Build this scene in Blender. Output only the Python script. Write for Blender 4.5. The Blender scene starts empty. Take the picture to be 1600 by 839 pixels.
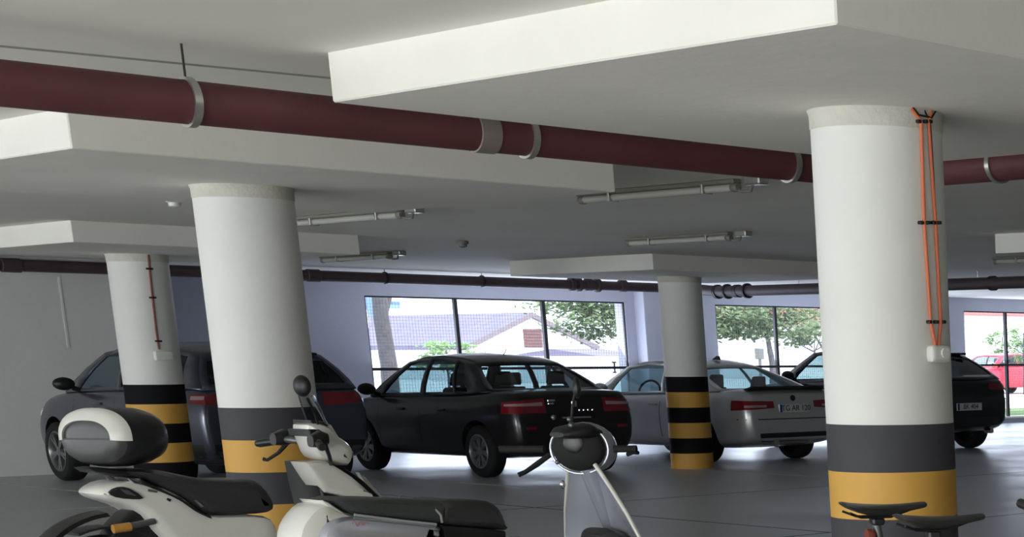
# Underground car park: world X = along the window wall, world Y = towards the window wall, Z up, metres
import bpy, bmesh, math, random
from mathutils import Vector, Matrix
from mathutils.bvhtree import BVHTree

PI = math.pi
random.seed(7)
S = bpy.context.scene
COL = S.collection

# ------------------------------------------------------------------ camera (off-centre crop of a longer lens)
FPX, CX, CY, PITCH, YAW, CAMH = 2846.0, 2026.8, 1175.0, 0.2151, 0.6244, 1.47
cam = bpy.data.cameras.new('camera')
cam.sensor_fit = 'HORIZONTAL'
cam.sensor_width = 36.0
cam.lens = FPX * 36.0 / 1600.0
cam.shift_x = -(CX - 800.0) / 1600.0
cam.shift_y = (CY - 419.5) / 1600.0
cam.clip_end = 500
cam_ob = bpy.data.objects.new('camera', cam)
COL.objects.link(cam_ob)
cam_ob.location = (0, 0, CAMH)
cam_ob.rotation_euler = (PI / 2 - PITCH, 0, -(PI / 2 - YAW))
S.camera = cam_ob

# ------------------------------------------------------------------ world, sun, daylight at the openings, exposure
world = bpy.data.worlds.new('sky')
S.world = world
world.use_nodes = True
wn = world.node_tree
bg = wn.nodes['Background']
bg.inputs[0].default_value = (0.74, 0.85, 1.0, 1)
bg.inputs[1].default_value = 2.6

def add_sun(direction, strength, color, angle=1.0):
    l = bpy.data.lights.new('sun', 'SUN')
    l.energy = strength; l.color = color; l.angle = math.radians(angle)
    o = bpy.data.objects.new('sun', l)
    COL.objects.link(o)
    o.rotation_euler = Vector(direction).to_track_quat('-Z', 'Y').to_euler()
add_sun((-0.25, 0.72, -0.75), 4.0, (1.0, 0.96, 0.90))

def add_area(name, loc, direction, sx, sy, power, color):
    l = bpy.data.lights.new(name, 'AREA')
    l.shape = 'RECTANGLE'; l.size = sx; l.size_y = sy; l.energy = power; l.color = color
    o = bpy.data.objects.new(name, l)
    COL.objects.link(o)
    o.location = loc
    o.rotation_euler = Vector(direction).to_track_quat('-Z', 'Z').to_euler()
    return o
# daylight through the wide open entrance side left of the camera and the windows, plus an added unseen floor light to brighten the ceiling
add_area('entrance_daylight', (-7.4, 3.5, 1.15), (1, 0.15, 0.12), 15.0, 2.1, 720, (1.0, 0.98, 0.915))
add_area('entrance_daylight', (-7.4, 18.0, 1.15), (1, 0.75, 0.12), 14.0, 2.1, 1350, (1.0, 0.98, 0.93))
add_area('ceiling_fill', (-3.8, 3.0, 0.03), (0.15, 0.0, 1), 7.0, 18.0, 1150, (1.0, 0.965, 0.88))
for wx0, wx1 in ((15.18, 19.79), (21.68, 25.8), (27.94, 33.0)):
    add_area('window_daylight', ((wx0 + wx1) / 2, 28.74, 1.25), (0, -1, 0.9), wx1 - wx0, 2.2, 80, (0.70, 0.78, 1.0))

S.view_settings.view_transform = 'Standard'
S.view_settings.look = 'None'
S.view_settings.gamma = 1.0
S.view_settings.exposure = 0.55
S.view_settings.use_curve_mapping = False

# ------------------------------------------------------------------ pixel helpers: where a pixel's ray meets a plane of the building
_R = cam_ob.rotation_euler.to_matrix()
def _ray(x, y):
    return _R @ Vector(((x - CX) / FPX, (CY - y) / FPX, -1.0))
def at_y(x, y, Y):
    d = _ray(x, y); t = Y / d.y
    return Vector((d.x * t, Y, CAMH + d.z * t))
def at_z(x, y, Z):
    d = _ray(x, y); t = (Z - CAMH) / d.z
    return Vector((d.x * t, d.y * t, Z))
def at_cyl(x, y, cx, cy, r):
    d = _ray(x, y)
    aa = d.x * d.x + d.y * d.y; bb = -2 * (cx * d.x + cy * d.y); cc = cx * cx + cy * cy - r * r
    t = (-bb - math.sqrt(max(bb * bb - 4 * aa * cc, 0))) / (2 * aa)
    return Vector((d.x * t, d.y * t, CAMH + d.z * t))

# ------------------------------------------------------------------ materials
def lin(c):
    c = c / 255.0
    return c / 12.92 if c <= 0.04045 else ((c + 0.055) / 1.055) ** 2.4
def srgb(r, g, b):
    return (lin(r), lin(g), lin(b), 1.0)

def mat(name, col, rough=0.5, metal=0.0, var=0.0, scale=4.0, bump=0.0, bscale=60.0, coat=0.0, stretch=None, rvar=0.0, spec=None, emit=None):
    m = bpy.data.materials.new(name)
    m.use_nodes = True
    nt = m.node_tree
    p = nt.nodes['Principled BSDF']
    c = srgb(*col)
    p.inputs['Base Color'].default_value = c
    p.inputs['Roughness'].default_value = rough
    p.inputs['Metallic'].default_value = metal
    if spec is not None: p.inputs['Specular IOR Level'].default_value = spec
    if coat: 
        p.inputs['Coat Weight'].default_value = coat
        p.inputs['Coat Roughness'].default_value = 0.08
    if emit:
        p.inputs['Emission Color'].default_value = srgb(*emit[0]); p.inputs['Emission Strength'].default_value = emit[1]
    tc = nt.nodes.new('ShaderNodeTexCoord')
    src = tc.outputs['Object']
    if stretch:
        mp = nt.nodes.new('ShaderNodeMapping')
        mp.inputs['Scale'].default_value = stretch
        nt.links.new(src, mp.inputs['Vector']); src = mp.outputs['Vector']
    if var or rvar:
        n = nt.nodes.new('ShaderNodeTexNoise')
        n.inputs['Scale'].default_value = scale; n.inputs['Detail'].default_value = 6
        n.inputs['Roughness'].default_value = 0.6
        nt.links.new(src, n.inputs['Vector'])
        if var:
            r = nt.nodes.new('ShaderNodeValToRGB')
            r.color_ramp.elements[0].position = 0.3; r.color_ramp.elements[1].position = 0.7
            r.color_ramp.elements[0].color = tuple(max(0, q * (1 - var)) for q in c[:3]) + (1,)
            r.color_ramp.elements[1].color = tuple(min(1, q * (1 + var)) for q in c[:3]) + (1,)
            nt.links.new(n.outputs['Fac'], r.inputs['Fac']); nt.links.new(r.outputs['Color'], p.inputs['Base Color'])
        if rvar:
            mr = nt.nodes.new('ShaderNodeMapRange')
            mr.inputs['From Min'].default_value = 0.3; mr.inputs['From Max'].default_value = 0.7
            mr.inputs['To Min'].default_value = max(0.02, rough - rvar); mr.inputs['To Max'].default_value = rough + rvar
            nt.links.new(n.outputs['Fac'], mr.inputs['Value']); nt.links.new(mr.outputs['Result'], p.inputs['Roughness'])
    if bump:
        n2 = nt.nodes.new('ShaderNodeTexNoise')
        n2.inputs['Scale'].default_value = bscale; n2.inputs['Detail'].default_value = 4
        nt.links.new(src, n2.inputs['Vector'])
        b = nt.nodes.new('ShaderNodeBump')
        b.inputs['Strength'].default_value = bump; b.inputs['Distance'].default_value = 0.02
        nt.links.new(n2.outputs['Fac'], b.inputs['Height']); nt.links.new(b.outputs['Normal'], p.inputs['Normal'])
    return m

def glass_mat(name, tint, gloss=0.08, rough=0.02):
    m = bpy.data.materials.new(name); m.use_nodes = True
    nt = m.node_tree; nt.nodes.clear()
    o = nt.nodes.new('ShaderNodeOutputMaterial')
    t = nt.nodes.new('ShaderNodeBsdfTransparent'); t.inputs[0].default_value = tuple(tint) + (1,)
    g = nt.nodes.new('ShaderNodeBsdfGlossy'); g.inputs['Roughness'].default_value = rough
    lw = nt.nodes.new('ShaderNodeLayerWeight'); lw.inputs[0].default_value = 0.25
    mm = nt.nodes.new('ShaderNodeMath'); mm.operation = 'MULTIPLY_ADD'
    mm.inputs[1].default_value = 0.6; mm.inputs[2].default_value = gloss
    mx = nt.nodes.new('ShaderNodeMixShader')
    nt.links.new(lw.outputs['Fresnel'], mm.inputs[0]); nt.links.new(mm.outputs[0], mx.inputs[0])
    nt.links.new(t.outputs[0], mx.inputs[1]); nt.links.new(g.outputs[0], mx.inputs[2]); nt.links.new(mx.outputs[0], o.inputs[0])
    return m

M = {}
M['ceiling'] = mat('ceiling_paint', (238, 236, 227), 0.85, var=0.05, scale=0.7, bump=0.4, bscale=2.2, stretch=(1.0, 0.35, 1))
M['panel'] = mat('panel_paint', (238, 236, 228), 0.85, var=0.04, scale=1.3, bump=0.12, bscale=14)
M['column'] = mat('column_paint', (233, 233, 228), 0.7, var=0.03, scale=2.5, bump=0.05, bscale=20)
M['collar'] = mat('column_plaster', (214, 212, 200), 0.9, var=0.07, scale=6, bump=0.3, bscale=40)
M['black_band'] = mat('black_band_paint', (72, 72, 77), 0.65, var=0.10, scale=3.0, spec=0.2)
M['shaded_black_band'] = mat('shaded_black_band_paint', (26, 26, 29), 0.7, var=0.10, scale=3.0, spec=0.08)  # the black band paint, darkened for the shade on the two far columns
M['yellow_band'] = mat('yellow_band_paint', (214, 164, 74), 0.6, var=0.06, scale=3.0)
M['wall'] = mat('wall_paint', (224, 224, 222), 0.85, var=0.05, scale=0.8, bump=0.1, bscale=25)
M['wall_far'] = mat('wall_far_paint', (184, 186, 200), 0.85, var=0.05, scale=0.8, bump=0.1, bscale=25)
M['floor'] = mat('polished_concrete', (180, 182, 186), 0.36, var=0.14, scale=0.6, rvar=0.08, spec=0.6)
M['line'] = mat('worn_white_line', (196, 196, 190), 0.5, var=0.3, scale=5)
M['joint'] = mat('floor_joint', (48, 48, 50), 0.7, var=0.1)
M['pipe'] = mat('red_oxide_pipe', (92, 48, 51), 0.6, var=0.12, scale=3)
M['pipe_dark'] = mat('dark_pipe', (74, 60, 64), 0.5, var=0.15, scale=3)
M['steel'] = mat('galvanised_steel', (190, 190, 186), 0.35, 0.9, var=0.1, scale=12)
M['chrome'] = mat('chrome', (225, 225, 228), 0.12, 1.0, var=0.03)
M['wire'] = mat('zinc_wire', (96, 98, 106), 0.5, 0.3, var=0.05)
M['frame'] = mat('window_frame_black', (26, 26, 30), 0.5, var=0.1)
M['lamp_body'] = mat('lamp_grey_plastic', (128, 126, 118), 0.5, var=0.05)
M['lamp_tube'] = mat('lamp_clear_cover', (186, 186, 178), 0.25, var=0.03)
M['orange'] = mat('orange_cable', (230, 124, 84), 0.5, var=0.08)
M['brick_red'] = mat('brown_red_cable', (140, 84, 68), 0.55, var=0.08)
M['white_plastic'] = mat('white_plastic', (228, 228, 220), 0.4, var=0.03)
M['black_plastic'] = mat('black_plastic', (24, 24, 25), 0.45, var=0.15, scale=30)
M['rubber'] = mat('tyre_rubber', (22, 22, 23), 0.8, var=0.2, scale=20)
M['rim'] = mat('alloy_rim', (150, 150, 152), 0.32, 0.8, var=0.08)
M['dark_interior'] = mat('car_interior', (26, 26, 28), 0.8, var=0.1)
M['red_lens'] = mat('red_lamp_lens', (124, 20, 32), 0.2, var=0.12, scale=40, coat=0.6)
M['clear_lens'] = mat('clear_lamp_lens', (170, 140, 146), 0.15, var=0.08, scale=40, coat=0.6)
M['plate'] = mat('number_plate_white', (214, 214, 212), 0.45, var=0.04)
M['plate_blue'] = mat('number_plate_blue', (50, 60, 130), 0.45, var=0.04)
M['ink'] = mat('plate_ink', (30, 30, 34), 0.6, var=0.05)
M['glass'] = glass_mat('car_glass', (0.66, 0.84, 0.90), 0.06)
M['glass_dark'] = glass_mat('car_glass_tinted', (0.10, 0.11, 0.13), 0.05)
M['screen'] = glass_mat('scooter_screen', (0.72, 0.75, 0.78), 0.04)

# ------------------------------------------------------------------ object helpers
def link(name, bm, m, parent=None, smooth=False, loc=None):
    me = bpy.data.meshes.new(name)
    bmesh.ops.recalc_face_normals(bm, faces=bm.faces[:])
    bm.to_mesh(me); bm.free()
    for x in (m if isinstance(m, (list, tuple)) else [m]):
        me.materials.append(x)
    if smooth:
        me.shade_smooth()
        try: me.set_sharp_from_angle(angle=math.radians(38))
        except Exception: pass
    o = bpy.data.objects.new(name, me)
    COL.objects.link(o)
    if parent is not None: o.parent = parent
    if loc is not None: o.location = loc
    return o

def tag(o, label, cat, group=None):
    o['label'] = label; o['category'] = cat
    if group: o['group'] = group
    return o
def thing(name, label, cat, loc=(0, 0, 0), rz=0.0, group=None):
    o = bpy.data.objects.new(name, None)
    COL.objects.link(o)
    o.empty_display_size = 0.1
    o.location = loc; o.rotation_euler = (0, 0, rz)
    return tag(o, label, cat, group)
def struct(o):
    o['kind'] = 'structure'
    return o

def box(bm, x0, x1, y0, y1, z0, z1):
    v = [bm.verts.new(p) for p in ((x0, y0, z0), (x1, y0, z0), (x1, y1, z0), (x0, y1, z0), (x0, y0, z1), (x1, y0, z1), (x1, y1, z1), (x0, y1, z1))]
    for f in ((0, 3, 2, 1), (4, 5, 6, 7), (0, 1, 5, 4), (1, 2, 6, 5), (2, 3, 7, 6), (3, 0, 4, 7)):
        bm.faces.new([v[i] for i in f])
    return bm
def new_box(*a, bevel=0.0, seg=2):
    bm = bmesh.new(); box(bm, *a)
    if bevel:
        bmesh.ops.bevel(bm, geom=bm.edges[:], offset=bevel, segments=seg, affect='EDGES', profile=0.6)
    return bm
def loft(bm, rings, caps=True, closed=True):
    vs = [[bm.verts.new(p) for p in r] for r in rings]
    n = len(vs[0])
    for a, b in zip(vs, vs[1:]):
        for i in range(n if closed else n - 1):
            j = (i + 1) % n
            bm.faces.new((a[i], a[j], b[j], b[i]))
    if caps and closed:
        bm.faces.new(vs[0][::-1]); bm.faces.new(vs[-1])
    return bm
def lathe(bm, prof, axis='Z', c=(0, 0, 0), n=24, caps=True):
    rings = []
    c = Vector(c)
    for r, h in prof:
        ring = []
        for k in range(n):
            t = 2 * PI * k / n
            u, w = r * math.cos(t), r * math.sin(t)
            ring.append(c + (Vector((u, w, h)) if axis == 'Z' else Vector((u, h, w)) if axis == 'Y' else Vector((h, u, w))))
        rings.append(ring)
    return loft(bm, rings, caps)
def tube(bm, pts, r, n=8, caps=True):
    pts = [Vector(p) for p in pts]
    rs = r if isinstance(r, (list, tuple)) else [r] * len(pts)
    rings = []
    up = None
    for i, p in enumerate(pts):
        d = (pts[min(i + 1, len(pts) - 1)] - pts[max(i - 1, 0)])
        if d.length < 1e-9: d = Vector((0, 0, 1))
        d.normalize()
        if up is None:
            up = Vector((0, 0, 1)) if abs(d.z) < 0.9 else Vector((1, 0, 0))
        up = (up - d * up.dot(d))
        if up.length < 1e-6: up = d.orthogonal()
        up.normalize()
        s = d.cross(up)
        rings.append([p + (up * math.cos(2 * PI * k / n) + s * math.sin(2 * PI * k / n)) * rs[i] for k in range(n)])
    return loft(bm, rings, caps)
def new_tube(*a, **k): return tube(bmesh.new(), *a, **k)
def new_lathe(*a, **k): return lathe(bmesh.new(), *a, **k)

def smooth_loop(pts, k=3):
    out = []
    n = len(pts)
    for i in range(n):
        p0, p1, p2, p3 = (Vector(pts[(i + j - 1) % n]) for j in range(4))
        for s in range(k):
            t = s / k
            out.append(0.5 * ((2 * p1) + (p2 - p0) * t + (2 * p0 - 5 * p1 + 4 * p2 - p3) * t * t + (3 * p1 - p0 - 3 * p2 + p3) * t * t * t))
    return out
def inset_loop(pts, d):
    """move every point of a closed outline inwards by d, less where the outline is thin"""
    n = len(pts)
    P = [Vector((p[0], p[1])) for p in pts]
    area = sum(P[i].x * P[(i + 1) % n].y - P[(i + 1) % n].x * P[i].y for i in range(n))
    sg = 1 if area > 0 else -1
    nor, amt = [], []
    for i in range(n):
        t = P[(i + 1) % n] - P[i - 1]
        t = t.normalized() if t.length > 1e-9 else Vector((1, 0))
        nv = Vector((-t.y, t.x)) * sg
        best = 9.0
        for k in range(n):
            if k in (i, (i - 1) % n): continue
            a, b = P[k], P[(k + 1) % n]
            e = b - a
            den = nv.x * e.y - nv.y * e.x
            if abs(den) < 1e-12: continue
            w = a - P[i]
            u = (w.x * e.y - w.y * e.x) / den; v = (w.x * nv.y - w.y * nv.x) / den
            if u > 1e-6 and -1e-6 <= v <= 1 + 1e-6: best = min(best, u)
        nor.append(nv); amt.append(min(d, 0.30 * best))
    for _ in range(3):
        amt = [min(amt[i], (amt[i - 1] + amt[i] + amt[(i + 1) % n]) / 3) for i in range(n)]
    return [P[i] + nor[i] * amt[i] for i in range(n)]
def puff(outline, y0, hw, bev, k=0, dome=0.0):
    """a side outline (x, z) given thickness 2*hw about y0 with rounded rims"""
    pl = [Vector(p) for p in outline]
    if k: pl = smooth_loop(pl, k)
    bm = bmesh.new()
    rings = []
    for y, i in ((-hw - dome, bev * 2.2), (-hw, bev), (-hw + bev * 0.35, bev * 0.3), (-hw + bev, 0), (hw - bev, 0), (hw - bev * 0.35, bev * 0.3), (hw, bev), (hw + dome, bev * 2.2)):
        if abs(y) > hw and not dome: continue
        rings.append([Vector((p.x, y0 + y, p.y)) for p in (inset_loop(pl, i) if i else pl)])
    loft(bm, rings, True)
    bmesh.ops.triangulate(bm, faces=[f for f in bm.faces if len(f.verts) > 4], ngon_method='EAR_CLIP')
    return bm
def ellipsoid(bm, c, rx, ry, rz, nu=16, nv=10, rot=None):
    rings = []
    c = Vector(c)
    for j in range(nv + 1):
        ph = -PI / 2 + PI * j / nv
        cr = max(math.cos(ph), 0.02)
        ring = []
        for k in range(nu):
            t = 2 * PI * k / nu
            v = Vector((rx * cr * math.cos(t), ry * cr * math.sin(t), rz * math.sin(ph)))
            if rot: v = rot @ v
            ring.append(c + v)
        rings.append(ring)
    return loft(bm, rings, True)
def interp(x, keys):
    if x <= keys[0][0]: return keys[0][1]
    for (a, va), (b, vb) in zip(keys, keys[1:]):
        if x <= b: return va + (vb - va) * (x - a) / (b - a)
    return keys[-1][1]
def text_mesh(name, s, size, m, parent, mtx, extrude=0.001):
    cu = bpy.data.curves.new(name, 'FONT')
    cu.body = s; cu.size = size; cu.extrude = extrude; cu.align_x = 'CENTER'; cu.align_y = 'CENTER'
    o = bpy.data.objects.new('tmp_text', cu); COL.objects.link(o)
    dg = bpy.context.evaluated_depsgraph_get()
    me = bpy.data.meshes.new_from_object(o.evaluated_get(dg))
    bpy.data.objects.remove(o); bpy.data.curves.remove(cu)
    me.materials.clear(); me.materials.append(m)
    me.transform(mtx); me.name = name
    t = bpy.data.objects.new(name, me); COL.objects.link(t); t.parent = parent
    return t

# ================================================================== THE BUILDING
HC, HP = 2.632, 2.446          # ceiling and underside of the drop panels
CR = 0.268                     # column radius
YW = 28.8                      # window wall
bm = bmesh.new(); box(bm, -8, 40, -7, YW + 0.35, -0.25, 0.0)
floor = struct(link('floor', bm, M['floor']))
bm = bmesh.new(); box(bm, -8, 40, -7, YW + 0.35, HC, HC + 0.35)
ceiling = struct(link('ceiling', bm, M['ceiling']))
# floor joints (saw cuts) and worn bay lines
def strip(name, x0, y0, x1, y1, w, m, h):
    a, b = Vector((x0, y0, 0)), Vector((x1, y1, 0))
    d = (b - a).normalized(); s = Vector((-d.y, d.x, 0)) * w / 2
    bm = bmesh.new()
    lo = [a - s, b - s, b + s, a + s]
    loft(bm, [[p + Vector((0, 0, -0.004)) for p in lo], [p + Vector((0, 0, h)) for p in lo]])
    return link(name, bm, m, floor)
strip('floor_joint', 8.0, 16.55, 24.0, 16.60, 0.022, M['joint'], 0.0012)
strip('floor_joint', 10.2, 8.0, 10.2, 25.0, 0.022, M['joint'], 0.0012)
strip('floor_joint', 8.0, 12.2, 24.0, 12.2, 0.022, M['joint'], 0.0012)
strip('bay_line', 8.54, 18.9, 8.54, 25.4, 0.09, M['line'], 0.0015)
strip('bay_line', 11.75, 17.2, 11.75, 25.4, 0.09, M['line'], 0.0015)
strip('bay_line', 14.9, 16.9, 14.9, 25.4, 0.09, M['line'], 0.0015)
strip('bay_line', 5.6, 20.25, 8.5, 20.05, 0.10, M['line'], 0.0015)

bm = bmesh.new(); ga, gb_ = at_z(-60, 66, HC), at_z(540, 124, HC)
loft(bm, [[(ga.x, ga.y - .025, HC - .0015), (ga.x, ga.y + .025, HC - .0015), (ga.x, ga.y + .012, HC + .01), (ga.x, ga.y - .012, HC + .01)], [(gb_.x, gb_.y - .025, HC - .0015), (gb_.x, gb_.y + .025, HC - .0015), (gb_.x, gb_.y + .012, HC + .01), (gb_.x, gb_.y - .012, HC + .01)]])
link('ceiling_strip', bm, mat('ceiling_strip_grey', (160, 156, 147), .9, var=.15, scale=3), ceiling)  # thin strip along the drain pipe, darker than the ceiling
# drop panels over the columns
for i, (px, py) in enumerate(((5.44, 6.06), (5.54, 11.75), (8.57, 20.2), (15.15, 20.75), (14.96, 11.9))):
    hx, hy = (1.29, 1.5) if i == 2 else (1.5, 1.5)
    bm = new_box(px - hx, px + hx, py - hy, py + hy, HP, HC + 0.01, bevel=0.006, seg=1)
    link('drop_panel', bm, M['panel'], ceiling)

# walls
bm = bmesh.new(); box(bm, -8, 11.2, 26.06, YW + 0.3, 0, HC)
wl = struct(link('wall_left', bm, M['wall']))
for x, z0, z1 in ((9.93, 1.55, 2.40), (6.6, 0.1, 2.5), (3.2, 0.1, 2.5)):
    bm = bmesh.new(); box(bm, x - 0.012, x + 0.012, 26.052, 26.07, z0, z1); link('wall_seam', bm, M['panel'], wl)
# window wall: piers, sill, lintel are one cast wall; the openings follow the photo
opens = [(15.18, 19.79), (21.68, 25.8), (27.94, 33.0)]
ZT, ZB, ZS = 2.36, 1.237, 0.10
bm = bmesh.new()
xs = [11.2] + [v for o in opens for v in o] + [38.0]
for a, b in zip(xs[0::2], xs[1::2]): box(bm, a, b, YW, YW + 0.3, 0, HC)
for a, b in opens:
    box(bm, a, b, YW, YW + 0.3, ZT, HC); box(bm, a, b, YW, YW + 0.3, 0, ZS)
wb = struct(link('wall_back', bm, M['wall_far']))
# pilaster between the first two windows
link('pilaster', new_box(19.98, 20.52, YW - 0.28, YW + 0.02, 0, HC, bevel=0.01, seg=1), M['wall_far'], wb)
link('pilaster', new_box(20.62, 20.95, YW - 0.12, YW + 0.02, 0, HC, bevel=0.01, seg=1), M['panel'], wb)
bm = bmesh.new(); box(bm, 38.0, 38.3, -7, YW + 0.3, 0, HC)
struct(link('wall_right', bm, M['wall']))
bm = bmesh.new(); box(bm, -8, 38, -7.2, -7.0, 0, HC)
struct(link('wall_front', bm, M['wall']))
bm = bmesh.new(); box(bm, -8.2, -8.0, -7.2, -4.0, 0, HC); box(bm, -8.2, -8.0, 25.3, 26.1, 0, HC); box(bm, -8.2, -8.0, -4.0, 25.3, 2.35, HC)
struct(link('wall_entrance', bm, M['wall']))
# windows: black bars and a steel wire mesh, open to the air
mull = [[16.67, 18.23], [23.05, 24.43], [29.2, 30.5, 31.8]]
for i, (a, b) in enumerate(opens):
    w = struct(link('window_%d' % (i + 1), new_box(a, b, YW + 0.02, YW + 0.06, ZT - 0.025, ZT, bevel=0.003, seg=1), M['frame']))
    link('sill', new_box(a - 0.02, b + 0.02, YW - 0.05, YW + 0.28, ZS, ZS + 0.04, bevel=0.005, seg=1), M['panel'], w)
    for x in (a + 0.012, b - 0.012): link('jamb', new_box(x - 0.012, x + 0.012, YW + 0.02, YW + 0.06, ZS + 0.04, ZT), M['frame'], w)
    for x in mull[i]: link('mullion', new_box(x - 0.028, x + 0.028, YW + 0.01, YW + 0.07, ZS + 0.04, ZT), M['frame'], w)
    link('crossbar', new_box(a, b, YW + 0.015, YW + 0.065, ZB - 0.022, ZB + 0.022), M['frame'], w)
    bm = bmesh.new()
    st = 0.05
    x = a + st
    while x < b - 0.02:
        box(bm, x - 0.0013, x + 0.0013, YW + 0.038, YW + 0.042, ZS + 0.04, ZT - 0.02); x += st
    z = ZS + 0.04 + st
    while z < ZT - 0.03:
        box(bm, a, b, YW + 0.036, YW + 0.040, z - 0.0013, z + 0.0013); z += st
    g = link('wire_mesh', bm, M['wire'], w); g['kind'] = 'stuff'

# ------------------------------------------------------------------ columns
def column(x, y, zt, label, black='black_band'):
    t = thing('column', label, 'column', (x, y, 0), 0, 'round striped columns')
    link('shaft', new_lathe([(CR, zt), (CR, HP - 0.075)], n=64), M['column'], t, True)
    link('collar', new_lathe([(CR + 0.003, HP - 0.075), (CR + 0.004, HP - 0.02), (CR + 0.012, HP)], n=64), M['collar'], t, True)
    h = zt / 6.0
    for k in range(6):
        z1 = zt - h * k; z0 = z1 - h
        link('black_stripe' if k % 2 == 0 else 'yellow_stripe', new_lathe([(CR + 0.0015, max(z0, 0)), (CR + 0.0015, z1)], n=64), M[black if k % 2 == 0 else 'yellow_band'], t, True)
    return t
column(5.44, 6.08, 1.181, 'thick white round column with orange cables, nearest, behind the bicycle saddles')
column(5.54, 11.78, 1.154, 'thick white round column right behind the white scooter')
column(8.57, 20.57, 1.168, 'white round column with thin brown cable, behind the scooter top case', 'shaded_black_band')
column(15.09, 20.74, 1.182, 'white round column between the black sedan and the silver coupe', 'shaded_black_band')

# ------------------------------------------------------------------ pipes under the ceiling
def clamp_ring(bm, c, axis, r, w=0.012):
    lathe(bm, [(r + 0.001, -w), (r + 0.012, -w), (r + 0.012, w), (r + 0.001, w)], axis, c, 28, False)
PR = 0.082
PY, PZ = 7.79, 2.418
t = thing('drain_pipe', 'dark red drain pipe hung along the ceiling across the upper left', 'pipe', (0, PY, PZ))
ex = 7.02
corner = [(ex - 0.2 + 0.2 * math.sin(u), -0.2 + 0.2 * math.cos(u)) for u in [k * PI / 16 for k in range(1, 9)]]
pts = [(-7.8, 0, 0), (-3, 0, 0), (2, 0, 0), (ex - 0.22, 0, 0)] + [(x, y, 0) for x, y in corner]
link('pipe_run', new_tube(pts, PR, 28), M['pipe'], t, True)
link('pipe_run', new_tube([(ex, -0.2, 0), (ex, -1.2, 0.0), (ex, -9.0, 0.02)], PR, 28), M['pipe'], t, True)
link('elbow_socket', new_lathe([(PR, -0.04), (PR + 0.01, -0.035), (PR + 0.01, 0.035), (PR, 0.04)], 'Y', (ex, -0.28, 0), 28, False), M['pipe'], t, True)
link('coupling', new_lathe([(PR, -0.047), (PR + 0.006, -0.045), (PR + 0.006, 0.045), (PR, 0.047)], 'X', (4.705, 0, 0), 28, False), mat('coupling_grey', (142, 132, 128), 0.45, 0.3, var=0.08), t, True)
for x in (-2.2, 0.6, 3.50, 4.915, 6.37):
    c = link('pipe_clamp', (lambda b: (clamp_ring(b, (x, 0, 0), 'X', PR, 0.014), b)[1])(bmesh.new()), M['steel'], t, True)
    link('hanger_rod', new_tube([(x, 0, PR), (x, 0, HC - PZ)], 0.0045, 8), M['frame'], c, True)
c = link('pipe_clamp', (lambda b: (clamp_ring(b, (ex, -0.85, 0), 'Y', PR, 0.014), b)[1])(bmesh.new()), M['steel'], t, True)
link('hanger_rod', new_tube([(ex, -0.85, PR), (ex, -0.85, HC - PZ)], 0.0045, 8), M['frame'], c, True)

FY, FZ, FR = 25.85, 2.515, 0.072
t = thing('ceiling_pipe', 'long dark pipe hung under the ceiling in front of the window wall', 'pipe', (0, FY, FZ))
link('pipe_run', new_tube([(-7.8, 0, 0.01), (4, 0, 0.005), (12, 0, 0), (19.1, 0, -0.01)], FR, 20), M['pipe_dark'], t, True)
for x in (6.2, 9.2, 13.95, 15.4, 16.9, 18.45):
    c = link('pipe_clamp', (lambda b: (clamp_ring(b, (x, 0, 0), 'X', FR, 0.014), b)[1])(bmesh.new()), M['frame'], t, True)
    link('hanger_rod', new_tube([(x, 0, FR), (x, 0, HC - FZ)], 0.0045, 6), M['frame'], c, True)
for x, w, r in ((16.86, 0.03, 0.03), (16.98, 0.02, 0.035), (17.15, 0.05, 0.022), (17.3, 0.02, 0.04), (17.75, 0.05, 0.02), (9.35, 0.1, 0.012), (12.95, 0.08, 0.012)):
    link('pipe_coupling', new_lathe([(FR, -w - 0.01), (FR + r, -w), (FR + r, w), (FR, w + 0.01)], 'X', (x, 0, 0), 20, False), M['pipe_dark'], t, True)
t = thing('branch_pipe', 'brown pipe running under the ceiling towards the right edge', 'pipe', (19.1, 0, 2.452))
link('pipe_run', new_tube([(0, 25.85, 0.05), (0, 25.2, 0), (0.05, 22, 0.0), (0, 19.5, 0.0), (-0.1, 10.0, 0.0)], FR + .012, 20), M['pipe_dark'], t, True)
for y, w, r in ((25.3, 0.03, 0.03), (25.05, 0.02, 0.035), (24.8, 0.05, 0.02), (24.55, 0.02, 0.035), (22.6, 0.03, 0.02), (19.1, 0.04, 0.02)):
    link('pipe_coupling', new_lathe([(FR, -w - 0.01), (FR + r + .01, -w), (FR + r + .01, w), (FR, w + 0.01)], 'Y', (0.02, y, 0), 20, False), M['frame'], t, True)
for y in (23.3, 19.4, 17.9):
    link('hanger_rod', new_tube([(0.02, y, FR * 0.9), (0.02, y, HC - 2.452)], 0.006, 6), M['steel'], t, True)
t = thing('downpipe', 'black downpipe with fittings on the pier between the first two windows', 'pipe', (20.56, YW - 0.34, 0))
link('pipe_run', new_tube([(0, 0, 0), (0, 0, 1.2), (0, 0, 2.5), (0, -0.04, HC)], 0.05, 14), M['frame'], t, True)
for z in (2.2, 2.05, 1.5):
    link('pipe_fitting', new_lathe([(0.05, z - 0.05), (0.075, z - 0.045), (0.075, z + 0.045), (0.05, z + 0.05)], 'Z', (0, 0, 0), 14, False), M['black_plastic'], t, True)

q = at_y(1540, 459, YW - .12)
t = thing('conduit', 'thin pale conduit on the wall above the third window', 'pipe', (25.9, YW - .12, q.z))
link('pipe_run', new_tube([(0, 0, 0), (4, 0, 0), (9, 0, 0)], .03, 12), mat('pale_conduit', (150, 160, 172), .5, var=.05), t, True)
for x in (.8, 2.6, 4.4, 6.2):
    link('pipe_clip', new_box(x - .015, x + .015, -.035, .12, -.04, .04, bevel=.005, seg=1), M['steel'], t)

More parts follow.
